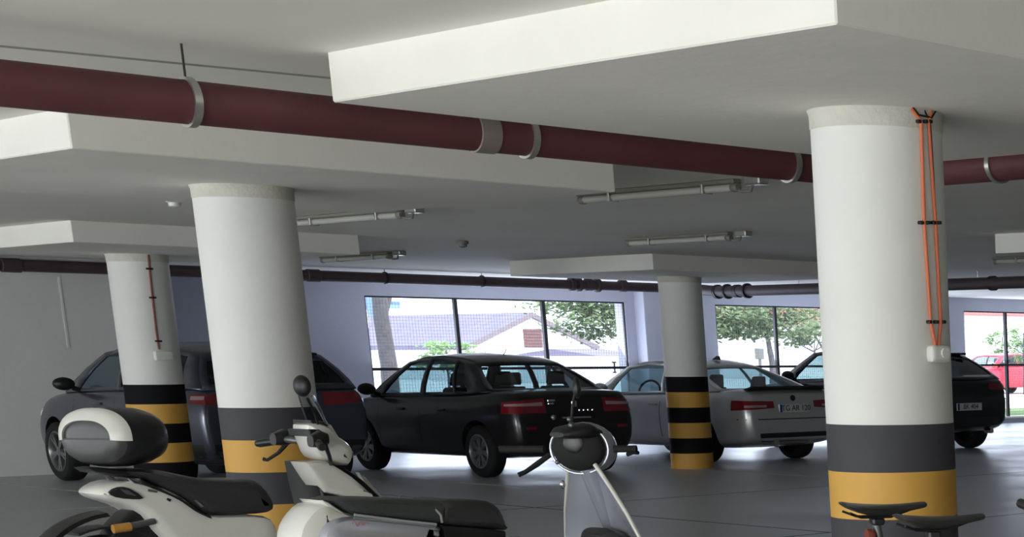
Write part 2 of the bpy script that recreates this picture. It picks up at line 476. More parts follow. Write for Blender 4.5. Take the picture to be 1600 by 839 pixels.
# ------------------------------------------------------------------ ceiling lamps
def batten(x, y0, y1, label):
    t = thing('ceiling_lamp', label, 'lamp', (x, y0, HC), 0, 'strip lamps on the ceiling')
    L = y1 - y0
    link('tray', new_box(-0.04, 0.04, 0.28, L, -0.03, 0, bevel=0.008, seg=1), M['lamp_body'], t)
    link('tube_cover', new_tube([(0, 0.34, -0.055), (0, L * 0.5, -0.055), (0, L - 0.06, -0.055)], 0.026, 16), M['lamp_tube'], t, True)
    for y in (0.30, L - 0.03):
        link('end_cap', new_lathe([(0.025, -0.03), (0.031, -0.022), (0.031, 0.022), (0.025, 0.03)], 'Y', (0, y, -0.055), 16), M['lamp_body'], t, True)
    for y in (0.62, L - 0.4):
        link('clip', new_box(-0.045, 0.045, y - 0.012, y + 0.012, -0.084, -0.02, bevel=0.004, seg=1), M['steel'], t)
    link('junction_box', new_box(-0.045, 0.045, 0.0, 0.16, -0.05, 0, bevel=0.008, seg=1), M['steel'], t)
    link('supply_cable', new_tube([(0.01, 0.12, -0.03), (0.03, 0.18, -0.08), (0.01, 0.24, -0.085), (0, 0.29, -0.07)], 0.011, 8), M['lamp_body'], t, True)
batten(8.25, 10.35, 12.45, 'strip lamp on the ceiling left of the cabled column, largest and nearest')
batten(8.25, 14.65, 16.75, 'strip lamp on the ceiling just right of the column behind the white scooter')
batten(11.7, 14.95, 16.9, 'strip lamp on the ceiling above the panel over the sedan')
batten(11.6, 21.05, 22.9, 'strip lamp on the ceiling near the far pipe, left of the windows')
batten(16.6, 15.1, 16.55, 'strip lamp at the right edge below the drop panel corner')
def detector(x, y, label, m):
    t = thing('smoke_detector', label, 'detector', (x, y, HC), 0)
    link('base', new_lathe([(0.055, 0), (0.06, -0.015), (0.06, -0.03), (0.05, -0.035)], n=20), m, t, True)
    link('sensor_head', new_lathe([(0.045, -0.035), (0.042, -0.06), (0.02, -0.07)], n=20), m, t, True)
detector(10.96, 18.7, 'small dark smoke detector on the ceiling in the middle of the picture', mat('detector_grey', (120, 116, 112), 0.5, var=0.05))
detector(6.73, 15.4, 'small white smoke detector on the ceiling left of the column behind the white scooter', M['white_plastic'])

# ------------------------------------------------------------------ cables on the columns
def on_col(pts, cx, cy, off):
    out = []
    for (x, y), (x2, y2) in zip(pts, pts[1:]):
        for k in range(6):
            u = k / 6
            p = at_cyl(x + (x2 - x) * u, y + (y2 - y) * u, cx, cy, CR)
            n = Vector((p.x - cx, p.y - cy, 0)).normalized()
            out.append(p + n * off)
    p = at_cyl(pts[-1][0], pts[-1][1], cx, cy, CR)
    out.append(p + Vector((p.x - cx, p.y - cy, 0)).normalized() * off)
    return out
cx, cy = 5.44, 6.08
t = thing('cable_loop', 'orange cable loop with white junction box on the thick right column', 'cable', (cx, cy, 1.47))
def loc(pl): return [p - Vector((cx, cy, 1.47)) for p in pl]
link('cable', new_tube(loc(on_col([(1422, 170), (1437, 190), (1442, 348), (1452, 503), (1459, 540)], cx, cy, 0.009)), 0.0068, 8), M['orange'], t, True)
link('cable', new_tube(loc(on_col([(1453, 168), (1448, 190), (1459, 348), (1467, 503), (1464, 540)], cx, cy, 0.009)), 0.0068, 8), M['orange'], t, True)
link('cable', new_tube(loc(on_col([(1440, 168), (1451, 190), (1456, 270), (1460, 348)], cx, cy, 0.007)), 0.004, 6), M['black_plastic'], t, True)
link('cable', new_tube(loc(on_col([(1424, 168), (1433, 180), (1452, 184), (1460, 170)], cx, cy, 0.012)), 0.004, 6), M['black_plastic'], t, True)
for y, px in ((190, (1433, 1443, 1450)), (348, (1437, 1447, 1456, 1464)), (503, (1450, 1460, 1471))):
    for x in px:
        p = on_col([(x, y), (x + 0.1, y)], cx, cy, 0.008)[0] - Vector((cx, cy, 1.47))
        link('cable_clip', new_box(p.x - 0.01, p.x + 0.01, p.y - 0.011, p.y + 0.012, p.z - 0.007, p.z + 0.007, bevel=0.003, seg=1), M['black_plastic'], t)
p = on_col([(1463, 553), (1463.1, 553)], cx, cy, 0.0)[0] - Vector((cx, cy, 1.47))
jb = link('junction_box', new_box(p.x - 0.055, p.x + 0.055, p.y - 0.038, p.y + 0.015, p.z - 0.036, p.z + 0.036, bevel=0.024, seg=4), M['white_plastic'], t, True)
link('cover_disc', new_lathe([(0.022, -0.012), (0.02, 0.0)], 'Y', (p.x + 0.012, p.y - 0.036, p.z + 0.004), 18), M['white_plastic'], jb, True)
cx, cy = 8.57, 20.57
t = thing('cable_drop', 'thin brown cable with small box on the column behind the top case', 'cable', (cx, cy, 1.47))
link('cable', new_tube(loc(on_col([(231, 398), (236, 450), (244, 520), (248, 546)], cx, cy, 0.01)), 0.010, 8), M['brick_red'], t, True)
for x, y in ((233, 420), (238, 465), (247, 533)):
    p = on_col([(x, y), (x + 0.1, y)], cx, cy, 0.01)[0] - Vector((cx, cy, 1.47))
    link('cable_clip', new_box(p.x - 0.03, p.x + 0.03, p.y - 0.012, p.y + 0.01, p.z - 0.009, p.z + 0.009), M['black_plastic'], t)
p = on_col([(254, 556), (254.1, 556)], cx, cy, 0.0)[0] - Vector((cx, cy, 1.47))
link('junction_box', new_box(p.x - 0.08, p.x + 0.08, p.y - 0.05, p.y + 0.02, p.z - 0.045, p.z + 0.045, bevel=0.012, seg=2), M['white_plastic'], t, True)

# ================================================================== CARS (local x: 0 = tail, forward; y: left; z up)
WHEEL_CACHE = {}
def wheel_meshes(R, W, spokes, rim_r):
    key = (R, W, spokes, rim_r)
    if key in WHEEL_CACHE: return WHEEL_CACHE[key]
    # axis along Y, outer face at +W/2
    h = W / 2
    bm = new_lathe([(rim_r, -h), (R - 0.03, -h), (R - 0.008, -h + 0.02), (R, -h + 0.045), (R, h - 0.045), (R - 0.008, h - 0.02), (R - 0.03, h), (rim_r + 0.012, h + 0.004), (rim_r, h - 0.01), (rim_r - 0.015, h - 0.07)], 'Y', (0, 0, 0), 40, False)
    o = link('wheel', bm, M['rubber'], None, True); tyre = o.data; bpy.data.objects.remove(o)
    bm = bmesh.new()
    lathe(bm, [(rim_r + 0.003, h - 0.004), (rim_r - 0.012, h + 0.004), (rim_r - 0.03, h - 0.02), (rim_r - 0.035, h - 0.07)], 'Y', (0, 0, 0), 40, False)
    lathe(bm, [(0.02, h - 0.012), (0.055, h - 0.016), (0.06, h - 0.05)], 'Y', (0, 0, 0), 20)
    for k in range(spokes):
        a0 = 2 * PI * k / spokes
        for da, w in ((0.16, 0.016), (-0.16, 0.016)):
            u = Vector((math.cos(a0 + da * 0.3), 0, math.sin(a0 + da * 0.3))); v = Vector((math.cos(a0 + da), 0, math.sin(a0 + da)))
            s = Vector((-math.sin(a0), 0, math.cos(a0)))
            p0, p1 = u * 0.05, v * (rim_r - 0.02)
            rings = []
            for p, ww, yy in ((p0, w * 1.2, h - 0.018), (p1, w * 0.9, h - 0.012)):
                rings.append([p + s * ww + Vector((0, yy - 0.03, 0)), p + s * ww + Vector((0, yy, 0)), p - s * ww + Vector((0, yy, 0)), p - s * ww + Vector((0, yy - 0.03, 0))])
            loft(bm, rings)
    o = link('rim', bm, M['rim'], None, True); rim = o.data; bpy.data.objects.remove(o)
    bm = new_lathe([(rim_r - 0.01, h - 0.085), (0.01, h - 0.08)], 'Y', (0, 0, 0), 24, True)
    o = link('brake_disc', bm, M['black_plastic'], None, True); disc = o.data; bpy.data.objects.remove(o)
    WHEEL_CACHE[key] = (tyre, rim, disc)
    return WHEEL_CACHE[key]

def add_wheel(parent, x, y, R, W=0.205, spokes=5, rim_r=0.215, side=1):
    ms = wheel_meshes(R, W, spokes, rim_r)
    w = bpy.data.objects.new('wheel', ms[0]); COL.objects.link(w); w.parent = parent
    w.location = (x, y, R); w.rotation_euler = (0, 0.3, 0) if side > 0 else (0, 0.3, PI)
    for n, me in (('rim', ms[1]), ('brake_disc', ms[2])):
        r = bpy.data.objects.new(n, me); COL.objects.link(r); r.parent = w
    return w

def apply_mods(o):
    dg = bpy.context.evaluated_depsgraph_get()
    me = bpy.data.meshes.new_from_object(o.evaluated_get(dg))
    o.modifiers.clear()
    old = o.data; o.data = me; me.name = o.name
    bpy.data.meshes.remove(old)

def make_car(P, paint, label, cat, loc, rz):
    t = thing(P.get('kind_name', 'car'), label, cat, loc, rz)
    L = P['L']
    hwk, ztk, zbk = P['hw'], P['zt'], P['zb']
    stations = sorted(set([0, 0.02, 0.06, 0.14, 0.26, 0.42] + [0.6 + (L - 1.1) * k / 12 for k in range(13)] + [L - 0.32, L - 0.2, L - 0.1, L - 0.04, L]))
    rings = []
    tail_top = P.get('tail_lean', 0.10); nose_top = P.get('nose_lean', 0.16)
    for x in stations:
        hw, zt, zb = interp(x, hwk), interp(x, ztk), interp(x, zbk)
        H = zt - zb; cr = P.get('crown', 0.02)
        half = [(0, zb), (0.70 * hw, zb), (0.93 * hw, zb + 0.04), (0.985 * hw, zb + 0.26 * H), (hw, zb + 0.55 * H), (0.99 * hw, zb + 0.72 * H), (0.965 * hw, zb + 0.86 * H), (0.915 * hw, zt - 0.012), (0.80 * hw, zt), (0.4 * hw, zt + cr), (0, zt + cr)]
        ring = half + [(-y, z) for y, z in half[1:-1]][::-1]
        out = []
        for y, z in ring:
            xx = x
            if x < 0.6:
                xx += tail_top * min(1, max(0, (z - P.get('tail_z', 0.66)) / 0.3)) * (1 - x / 0.6) + 0.09 * min(1, max(0, (0.40 - z) / 0.2)) * (1 - x / 0.6)
            if x > L - 0.7:
                xx -= nose_top * min(1, max(0, (z - 0.55) / 0.3)) * (1 - (L - x) / 0.7) + 0.08 * min(1, max(0, (0.40 - z) / 0.2)) * (1 - (L - x) / 0.7)
            out.append((xx, y, z))
        rings.append(out)
    bm = bmesh.new(); loft(bm, rings)
    body = link('body', bm, [paint, M['black_plastic']], t, True)
    body.data.shade_smooth()
    sd = body.modifiers.new('s', 'SUBSURF'); sd.levels = 2; sd.render_levels = 2
    dg = bpy.context.evaluated_depsgraph_get()
    ev = body.evaluated_get(dg); me = ev.to_mesh()
    bvh = BVHTree.FromPolygons([v.co.copy() for v in me.vertices], [tuple(p.vertices) for p in me.polygons])
    ev.to_mesh_clear()
    R = P['R']; wy = P['wy']
    cut = []
    for x in P['axles']:
        for s in (1, -1):
            bmc = new_lathe([(R + P.get('arch', 0.05), 0.55 * s), (R + P.get('arch', 0.05), 1.2 * s)], 'Y', (x, 0, R + 0.01), 36)
            c = link('cutter', bmc, M['black_plastic']); c.parent = t; cut.append(c)
            b = body.modifiers.new('b', 'BOOLEAN'); b.operation = 'DIFFERENCE'; b.object = c; b.solver = 'EXACT'; b.material_mode = 'TRANSFER'
    bpy.context.view_layer.update()
    apply_mods(body)
    for c in cut: bpy.data.objects.remove(c)
    body.data.shade_smooth(); body.data.set_sharp_from_angle(angle=math.radians(40))
    # --- wheels
    for x in P['axles']:
        for s in (1, -1): add_wheel(t, x, s * wy, R, P.get('tw', 0.205), P.get('spokes', 5), P.get('rim_r', 0.215), s)
    # --- greenhouse
    cols = P['cols']          # (lower x, upper x, kind of the cell that follows)
    rows = [0.0, 0.07, 0.30, 0.6, 0.90, 1.0]
    def low(x): return Vector((x, 0.90 * interp(x, hwk), interp(x, ztk) - 0.014))
    def upp(x): return Vector((x, interp(x, P['roof_hw']), interp(x, P['roof_z'])))
    def side(xl, xu, r):
        a, b = low(xl), upp(xu)
        p = a.lerp(b, r); p.y += 0.035 * math.sin(PI * r) * 1.0
        return p
    fr = bmesh.new()
    panes = {}
    def quad(kind, a, b, c, d):
        if kind == 'frame': tgt = fr
        else: tgt = panes.setdefault(kind, bmesh.new())
        tgt.faces.new([tgt.verts.new(p) for p in (a, b, c, d)])
    nwin = 0
    for s in (1, -1):
        for i in range(len(cols) - 1):
            k = cols[i][2]
            for j in range(len(rows) - 1):
                ps = [side(cols[i][0], cols[i][1], rows[j]), side(cols[i + 1][0], cols[i + 1][1], rows[j]), side(cols[i + 1][0], cols[i + 1][1], rows[j + 1]), side(cols[i][0], cols[i][1], rows[j + 1])]
                for p in ps: p.y *= s
                g = k != 'frame' and 0 < j < len(rows) - 2
                quad((k + ('_l' if s > 0 else '_r')) if g else 'frame', *ps)
    vs_ = [-1, -0.90, -0.5, 0, 0.5, 0.90, 1]
    def screen(xl, xu, bulge, kind, r0, r1):
        rr = [0.0] + [r0 + (r1 - r0) * k / 3 for k in range(4)] + [1.0]
        def pt(v, r):
            p = side(xl, xu, r); q = Vector((p.x + bulge * (1 - v * v) , p.y * v, p.z + 0.02 * (1 - v * v) * r))
            return q
        for j in range(len(rr) - 1):
            for i in range(len(vs_) - 1):
                g = 0 < j < len(rr) - 2 and 0 < i < len(vs_) - 2
                quad(kind if g else 'frame', pt(vs_[i], rr[j]), pt(vs_[i + 1], rr[j]), pt(vs_[i + 1], rr[j + 1]), pt(vs_[i], rr[j + 1]))
    screen(cols[0][0], cols[0][1], -P.get('rear_bulge', 0.10), 'rear_window', *P.get('rear_rows', (0.10, 0.90)))
    screen(cols[-1][0], cols[-1][1], 0.16, 'windshield', 0.06, 0.92)
    # roof
    ux = [c[1] for c in cols]
    rx = [ux[0] + (ux[-1] - ux[0]) * k / 10 for k in range(11)]
    def roofp(x, v, k):
        e = upp(x)
        b = (-P.get('rear_bulge', 0.10) * (1 - v * v)) if k == 0 else (0.16 * (1 - v * v) if k == 10 else 0)
        return Vector((x + b, e.y * v, e.z + (0.02 if k in (0, 10) else 0.045) * (1 - v * v)))
    for k in range(10):
        for i in range(len(vs_) - 1):
            quad('frame', roofp(rx[k], vs_[i], k), roofp(rx[k], vs_[i + 1], k), roofp(rx[k + 1], vs_[i + 1], k + 1), roofp(rx[k + 1], vs_[i], k + 1))
    bmesh.ops.remove_doubles(fr, verts=fr.verts[:], dist=0.002)
    g = link('roof', fr, [paint], t, True)
    so = g.modifiers.new('t', 'SOLIDIFY'); so.thickness = 0.022; so.offset = 0
    gm = M['glass']
    for k, b in panes.items():
        bmesh.ops.remove_doubles(b, verts=b.verts[:], dist=0.002)
        nm = 'rear_window' if k.startswith('rear_w') else 'windshield' if k == 'windshield' else 'side_window'
        mm = P.get('glass_of', {}).get(k.split('_')[0] if nm == 'side_window' else k, gm)
        o = link(nm, b, mm, t, True)
    # --- helpers that lay lamps and trim on the body
    def hit(o, d):
        h = bvh.ray_cast(Vector(o), Vector(d).normalized())
        return h[0]
    def fan(name, cx, cyy, a0, a1, zlo, zhi, m, n=8, nz=4, off=0.010, parent=t, zc=None):
        """a thin patch wrapped over the body: angle 0 looks back, +90 left"""
        grid = []
        for i in range(n + 1):
            u = i / n; a = math.radians(a0 + (a1 - a0) * u)
            d = Vector((-math.cos(a), math.sin(a), 0)); row = []
            for j in range(nz + 1):
                w = j / nz
                zl = zlo(u) if callable(zlo) else zlo; zh = zhi(u) if callable(zhi) else zhi
                z = zl + (zh - zl) * w
                p = hit(Vector((cx, cyy, z)) + d * 3, -d)
                if p is None: p = Vector((cx, cyy, z)) + d * 0.3
                row.append((p + d * off, p - d * 0.02))
            grid.append(row)
        b = bmesh.new()
        V = [[(b.verts.new(p), b.verts.new(q)) for p, q in r] for r in grid]
        for i in range(n):
            for j in range(nz):
                b.faces.new((V[i][j][0], V[i + 1][j][0], V[i + 1][j + 1][0], V[i][j + 1][0]))
                b.faces.new((V[i][j][1], V[i][j + 1][1], V[i + 1][j + 1][1], V[i + 1][j][1]))
        for i in range(n):
            for j in (0, nz): b.faces.new((V[i][j][0], V[i][j][1], V[i + 1][j][1], V[i + 1][j][0]))
        for j in range(nz):
            for i in (0, n): b.faces.new((V[i][j][0], V[i][j + 1][0], V[i][j + 1][1], V[i][j][1]))
        return link(name, b, m, parent, True)
    t_api = dict(hit=hit, fan=fan, t=t, body=body, P=P, paint=paint)
    # --- interior: seats and wheel so that the windows show shapes
    sx = P.get('seats', ((1.05, 0.0), (2.05, 0.0)))
    for (x, dz) in sx:
        zb = interp(x, ztk) - 0.06
        for s in (1, -1):
            b = bmesh.new()
            loft(b, [[(x - 0.06, s * 0.36 - 0.22, zb - 0.1), (x + 0.08, s * 0.36 - 0.22, zb - 0.1), (x + 0.08, s * 0.36 + 0.22, zb - 0.1), (x - 0.06, s * 0.36 + 0.22, zb - 0.1)],
                     [(x - 0.13, s * 0.36 - 0.18, zb + 0.12 + dz), (x - 0.03, s * 0.36 - 0.18, zb + 0.12 + dz), (x - 0.03, s * 0.36 + 0.18, zb + 0.12 + dz), (x - 0.13, s * 0.36 + 0.18, zb + 0.12 + dz)]])
            loft(b, [[(x - 0.14, s * 0.36 - 0.12, zb + 0.14 + dz), (x - 0.05, s * 0.36 - 0.12, zb + 0.14 + dz), (x - 0.05, s * 0.36 + 0.12, zb + 0.14 + dz), (x - 0.14, s * 0.36 + 0.12, zb + 0.14 + dz)],
                     [(x - 0.17, s * 0.36 - 0.10, zb + 0.30 + dz), (x - 0.09, s * 0.36 - 0.10, zb + 0.30 + dz), (x - 0.09, s * 0.36 + 0.10, zb + 0.30 + dz), (x - 0.17, s * 0.36 + 0.10, zb + 0.30 + dz)]])
            bmesh.ops.bevel(b, geom=b.edges[:], offset=0.02, segments=1, affect='EDGES')
            link('seat', b, M['dark_interior'], t)
    # --- mirrors, handles
    mx = P.get('mirror_x')
    if mx:
        for s in (1, -1):
            y0 = 0.90 * interp(mx, hwk); z0 = interp(mx, ztk)
            b = bmesh.new()
            ellipsoid(b, (mx - 0.02, s * (y0 + 0.17), z0 + 0.075), 0.07, 0.115, 0.075, 14, 8)
            tube(b, [(mx, s * (y0 - 0.03), z0 - 0.01), (mx, s * (y0 + 0.08), z0 + 0.03)], 0.028, 8)
            link('side_mirror', b, P.get('mirror_mat', M['black_plastic']), t, True)
    for x in P.get('handles', ()):
        for s in (1, -1):
            z = P['handle_z']
            p = hit((x, s * 3, z), (0, -s, 0))
            if p: link('door_handle', new_box(x - 0.09, x + 0.09, p.y - 0.022, p.y + 0.022, z - 0.014, z + 0.014, bevel=0.01, seg=2), P.get('handle_mat', paint), t, True)
    for x in P.get('door_gaps', ()):
        for s in (1, -1):
            b = bmesh.new(); rings = []
            for k in range(9):
                z = P['gap_z'][0] + (P['gap_z'][1] - P['gap_z'][0]) * k / 8
                p = hit((x, s * 3, z), (0, -s, 0))
                if p: rings.append([(x - 0.006, p.y + s * 0.0015, z), (x + 0.006, p.y + s * 0.0015, z), (x + 0.006, p.y - s * 0.012, z), (x - 0.006, p.y - s * 0.012, z)])
            loft(b, rings); link('door_gap', b, M['black_plastic'], t)
    # side skirt / lower trim
    if P.get('cladding'):
        for s in (1, -1):
            b = bmesh.new()
            x0, x1 = P['axles'][0] + R + 0.05, P['axles'][1] - R - 0.05
            rings = []
            for k in range(9):
                x = x0 + (x1 - x0) * k / 8
                zb = interp(x, zbk)
                a = hit((x, s * 3, zb + 0.16), (0, -s, 0)); c = hit((x, s * 3, zb + 0.07), (0, -s, 0))
                rings.append([(x, a.y + s * 0.008, zb + 0.17), (x, a.y + s * 0.012, zb + 0.10), (x, c.y + s * 0.006, zb + 0.02), (x, c.y - s * 0.05, zb + 0.0), (x, a.y - s * 0.05, zb + 0.17)])
            loft(b, rings)
            link('side_skirt', b, M['black_plastic'], t, True)
    # number plate
    if 'plate' in P:
        y, z, txt = P['plate']
        p = hit((-3, y, z), (1, 0, 0))
        x = p.x - 0.012
        pl = link('number_plate', new_box(x - 0.006, x + 0.02, y - 0.26, y + 0.26, z - 0.056, z + 0.056, bevel=0.004, seg=1), M['plate'], t)
        bb = link('country_band', new_box(x - 0.0075, x, y + 0.215, y + 0.256, z - 0.05, z + 0.05), M['plate_blue'], pl)
        if txt:
            mt = Matrix.Translation((x - 0.0075, y - 0.02, z)) @ Matrix(((0, 0, -1, 0), (-1, 0, 0, 0), (0, 1, 0, 0), (0, 0, 0, 1)))
            text_mesh('plate_text', txt, 0.105, M['ink'], pl, mt)['kind'] = 'stuff'
    return t_api

def car_paint(name, col, metal=0.35, rough=0.32):
    return mat(name, col, rough, metal, var=0.03, scale=2, coat=0.5)

# ------------------------------------------------------------------ black sedan (centre)
blk = car_paint('black_car_paint', (24, 22, 25), 0.1, 0.35)
SED = dict(L=4.44, R=0.315, wy=0.765, axles=(0.80, 3.45), tw=0.195, rim_r=0.205, spokes=7,
    hw=[(0, .74), (.06, .80), (.26, .855), (.7, .873), (3.4, .875), (4.0, .845), (4.25, .76), (4.40, .60), (4.44, .50)],
    zt=[(0, .96), (.06, 1.025), (.5, 1.04), (.75, 1.02), (1.2, .995), (3.0, .965), (3.35, .955), (3.9, .87), (4.3, .74), (4.44, .66)],
    zb=[(0, .33), (.14, .25), (.6, .22), (3.9, .20), (4.44, .26)],
    roof_hw=[(1.2, .55), (2.0, .60), (2.6, .57)], roof_z=[(1.15, 1.345), (1.45, 1.405), (1.95, 1.435), (2.3, 1.425), (2.65, 1.365)],
    cols=[(.60, 1.22, 'frame'), (1.02, 1.40, 'quarter'), (1.30, 1.52, 'frame'), (1.36, 1.56, 'rear'), (1.80, 1.85, 'rear'), (2.02, 2.02, 'frame'), (2.12, 2.10, 'front'), (2.6, 2.36, 'front'), (3.02, 2.56, 'frame'), (3.32, 2.68, 'frame')],
    mirror_x=3.10, handles=(1.55, 2.5), handle_z=.80, door_gaps=(2.07, 3.05), gap_z=(.30, .94), crown=.015,
    seats=((1.08, .02), (2.05, .02)), plate=(0.0, .50, 'KC71 93'), glass_of={'quarter': M['glass_dark']}, tail_lean=.07)
A = make_car(SED, blk, 'black four-door sedan parked in front of the first window, seen from behind', 'car', (13.205, 20.34, 0), PI / 2)
fan, t = A['fan'], A['t']
for s in (1, -1):
    fan('tail_lamp', .40, s * .42, s * -4, s * 72, lambda u: .775 + .0 * u, lambda u: .955 - .05 * u, M['red_lens'], 10, 4)
    fan('lamp_band', .40, s * .42, s * 2, s * 66, lambda u: .862, lambda u: .905 - .02 * u, M['clear_lens'], 10, 2, .016)
    p = A['hit']((-3, s * .62, .60), (1, 0, 0))
    link('reflector', new_box(p.x - .012, p.x + .02, s * .62 - .06, s * .62 + .06, .585, .615), M['red_lens'], t)
fan('bumper_lip', .7, 0, -62, 62, .27, .36, M['black_plastic'], 14, 2, .008)
fan('trunk_gap', .7, 0, -58, 58, .675, .69, M['black_plastic'], 14, 1, .002)
fan('trunk_trim', .7, 0, -16, 16, .705, .725, M['chrome'], 8, 1, .012)
for (y, z, w, h) in ((.0, .875, .035, .035), (-.12, .80, .012, .012), (-.18, .80, .012, .012), (-.24, .80, .012, .012), (-.06, .80, .012, .012), (.30, .92, .05, .012), (.31, .885, .04, .010)):
    p = A['hit']((-3, y, z), (1, 0, 0))
    link('badge', new_box(p.x - .008, p.x + .02, y - w, y + w, z - h, z + h, bevel=.004, seg=1), M['chrome'], t)
link('antenna', new_tube([(1.5, 0, 1.46), (1.47, 0, 1.48), (1.42, 0, 1.53)], .005, 6), M['black_plastic'], t)

# ------------------------------------------------------------------ dark grey SUV (left)
suvp = car_paint('slate_car_paint', (74, 77, 92), 0.5, 0.30)
SUV = dict(L=4.60, R=0.345, wy=0.855, axles=(0.92, 3.66), tw=0.225, rim_r=0.235, spokes=5, arch=0.055,
    hw=[(0, .84), (.06, .90), (.26, .955), (.7, .972), (3.5, .972), (4.18, .93), (4.42, .84), (4.56, .68), (4.60, .58)],
    zt=[(0, 1.04), (.06, 1.10), (.5, 1.12), (1.5, 1.10), (3.1, 1.06), (3.4, 1.045), (4.0, .99), (4.42, .85), (4.60, .74)],
    zb=[(0, .38), (.14, .30), (.6, .26), (4.0, .25), (4.60, .32)],
    roof_hw=[(.4, .64), (1.5, .71), (2.5, .66)], roof_z=[(.42, 1.44), (.8, 1.505), (1.6, 1.555), (2.2, 1.55), (2.65, 1.48)],
    cols=[(.10, .46, 'frame'), (.40, .66, 'quarter'), (.95, 1.02, 'frame'), (1.03, 1.08, 'rear'), (1.55, 1.5, 'rear'), (1.95, 1.92, 'frame'), (2.05, 2.0, 'front'), (2.5, 2.3, 'front'), (3.08, 2.6, 'frame'), (3.42, 2.75, 'frame')],
    mirror_x=3.02, handles=(1.35, 2.4), handle_z=.92, door_gaps=(1.12, 2.0, 3.08), gap_z=(.36, 1.04), crown=.02,
    seats=((1.1, .05), (2.0, .05)), cladding=True, plate=(0.0, .80, ''), glass_of={'quarter': M['glass_dark'], 'rear': M['glass_dark'], 'rear_window': M['glass_dark']}, tail_lean=.05, tail_z=.9, rear_rows=(.16, .84))
A = make_car(SUV, suvp, 'dark slate SUV at the left wall, partly hidden by two columns', 'car', (10.08, 20.98, 0), PI / 2)
fan, t = A['fan'], A['t']
for s in (1, -1):
    fan('tail_lamp', .40, s * .45, s * -8, s * 70, lambda u: .905 + .05 * u, lambda u: 1.055 - .01 * u, M['red_lens'], 10, 4)
    fan('lamp_band', .40, s * .45, s * 48, s * 68, lambda u: .99, lambda u: 1.03, M['clear_lens'], 6, 1, .016)
    fan('headlamp', 4.0, s * .45, s * 118, s * 165, lambda u: .76, lambda u: .86 - .02 * u, M['clear_lens'], 8, 2)
fan('bumper_trim', .7, 0, -66, 66, .36, .52, M['black_plastic'], 16, 3, .010)
fan('tailgate_band', .7, 0, -24, 24, .90, .94, M['chrome'], 10, 1, .010)
link('roof_spoiler', new_box(.36, .60, -.56, .56, 1.455, 1.485, bevel=.015, seg=2), M['black_plastic'], t, True)

# ------------------------------------------------------------------ silver coupe (right of the middle column)
silv = car_paint('silver_car_paint', (200, 200, 200), 0.5, 0.34)
COUPE = dict(L=4.61, R=0.325, wy=0.775, axles=(1.02, 3.78), tw=0.225, rim_r=0.235, spokes=5,
    hw=[(0, .72), (.06, .79), (.26, .855), (.8, .885), (3.5, .885), (4.2, .85), (4.42, .76), (4.57, .60), (4.61, .5)],
    zt=[(0, .92), (.06, .975), (.3, 1.0), (.7, .985), (1.5, .955), (3.0, .925), (3.5, .90), (4.1, .83), (4.45, .70), (4.61, .62)],
    zb=[(0, .34), (.14, .26), (.6, .20), (4.1, .18), (4.61, .24)],
    roof_hw=[(1.4, .50), (2.2, .57), (2.9, .54)], roof_z=[(1.5, 1.30), (1.8, 1.345), (2.2, 1.365), (2.6, 1.35), (2.95, 1.285)],
    cols=[(.62, 1.52, 'frame'), (1.12, 1.66, 'rear'), (1.5, 1.82, 'rear'), (1.82, 1.98, 'frame'), (1.88, 2.02, 'front'), (2.5, 2.4, 'front'), (3.10, 2.84, 'frame'), (3.50, 2.98, 'frame')],
    mirror_x=3.08, handles=(2.0,), handle_z=.79, door_gaps=(1.85, 3.15), gap_z=(.28, .9), crown=.015, mirror_mat=silv,
    seats=((1.35, -.04), (2.3, 0.0)), plate=(0.0, .745, 'TG AR 120'), glass_of={}, tail_lean=.08, rear_rows=(.08, .88))
A = make_car(COUPE, silv, 'silver two-door coupe with red tail lamps behind the middle column', 'car', (16.62, 20.45, 0), PI / 2)
fan, t = A['fan'], A['t']
for s in (1, -1):
    fan('tail_lamp', .45, s * .40, s * -8, s * 72, lambda u: .755 - .03 * u, lambda u: .845 + .015 * u, M['red_lens'], 10, 4)
    fan('lamp_band', .45, s * .40, s * 10, s * 48, lambda u: .765, lambda u: .795, M['clear_lens'], 6, 1, .016)
    link('exhaust_pipe', new_lathe([(.04, -.08), (.042, .05), (.036, .05), (.034, -.02)], 'X', (.16, s * .30, .29), 18), M['steel'], t, True)
fan('bumper_gap', .7, 0, -60, 60, .60, .613, M['black_plastic'], 14, 1, .002)
fan('diffuser', .7, 0, -42, 42, .30, .42, M['black_plastic'], 14, 2, .008)
b = bmesh.new(); rings = []
for k in range(11):
    y = -.66 + 1.32 * k / 10; dx = .05 * (y / .66) ** 2
    rings.append([(.17 + dx, y, .985), (.03 + dx, y, 1.03), (.035 + dx, y, 1.045), (.22 + dx, y, 1.005)])
loft(b, rings); link('boot_spoiler', b, M['black_plastic'], t, True)
b = bmesh.new(); loft(b, [[(1.75, -.02, 1.395), (1.60, -.02, 1.385), (1.60, .02, 1.385), (1.75, .02, 1.395)], [(1.66, -.006, 1.445), (1.605, -.006, 1.44), (1.605, .006, 1.44), (1.66, .006, 1.445)]])
link('roof_antenna', b, M['black_plastic'], t)
link('steering_wheel', (lambda bb: (tube(bb, [(2.78 - .05 * math.sin(k * PI / 9), .36 + .18 * math.cos(k * PI / 9), .93 + .17 * math.sin(k * PI / 9)) for k in range(19)], .016, 8), bb)[1])(bmesh.new()), M['black_plastic'], t, True)
p = A['hit']((-3, 0, .88), (1, 0, 0)); link('badge', new_lathe([(.04, -.008), (.04, .02)], 'X', (p.x, 0, .88), 18), M['ink'], t)

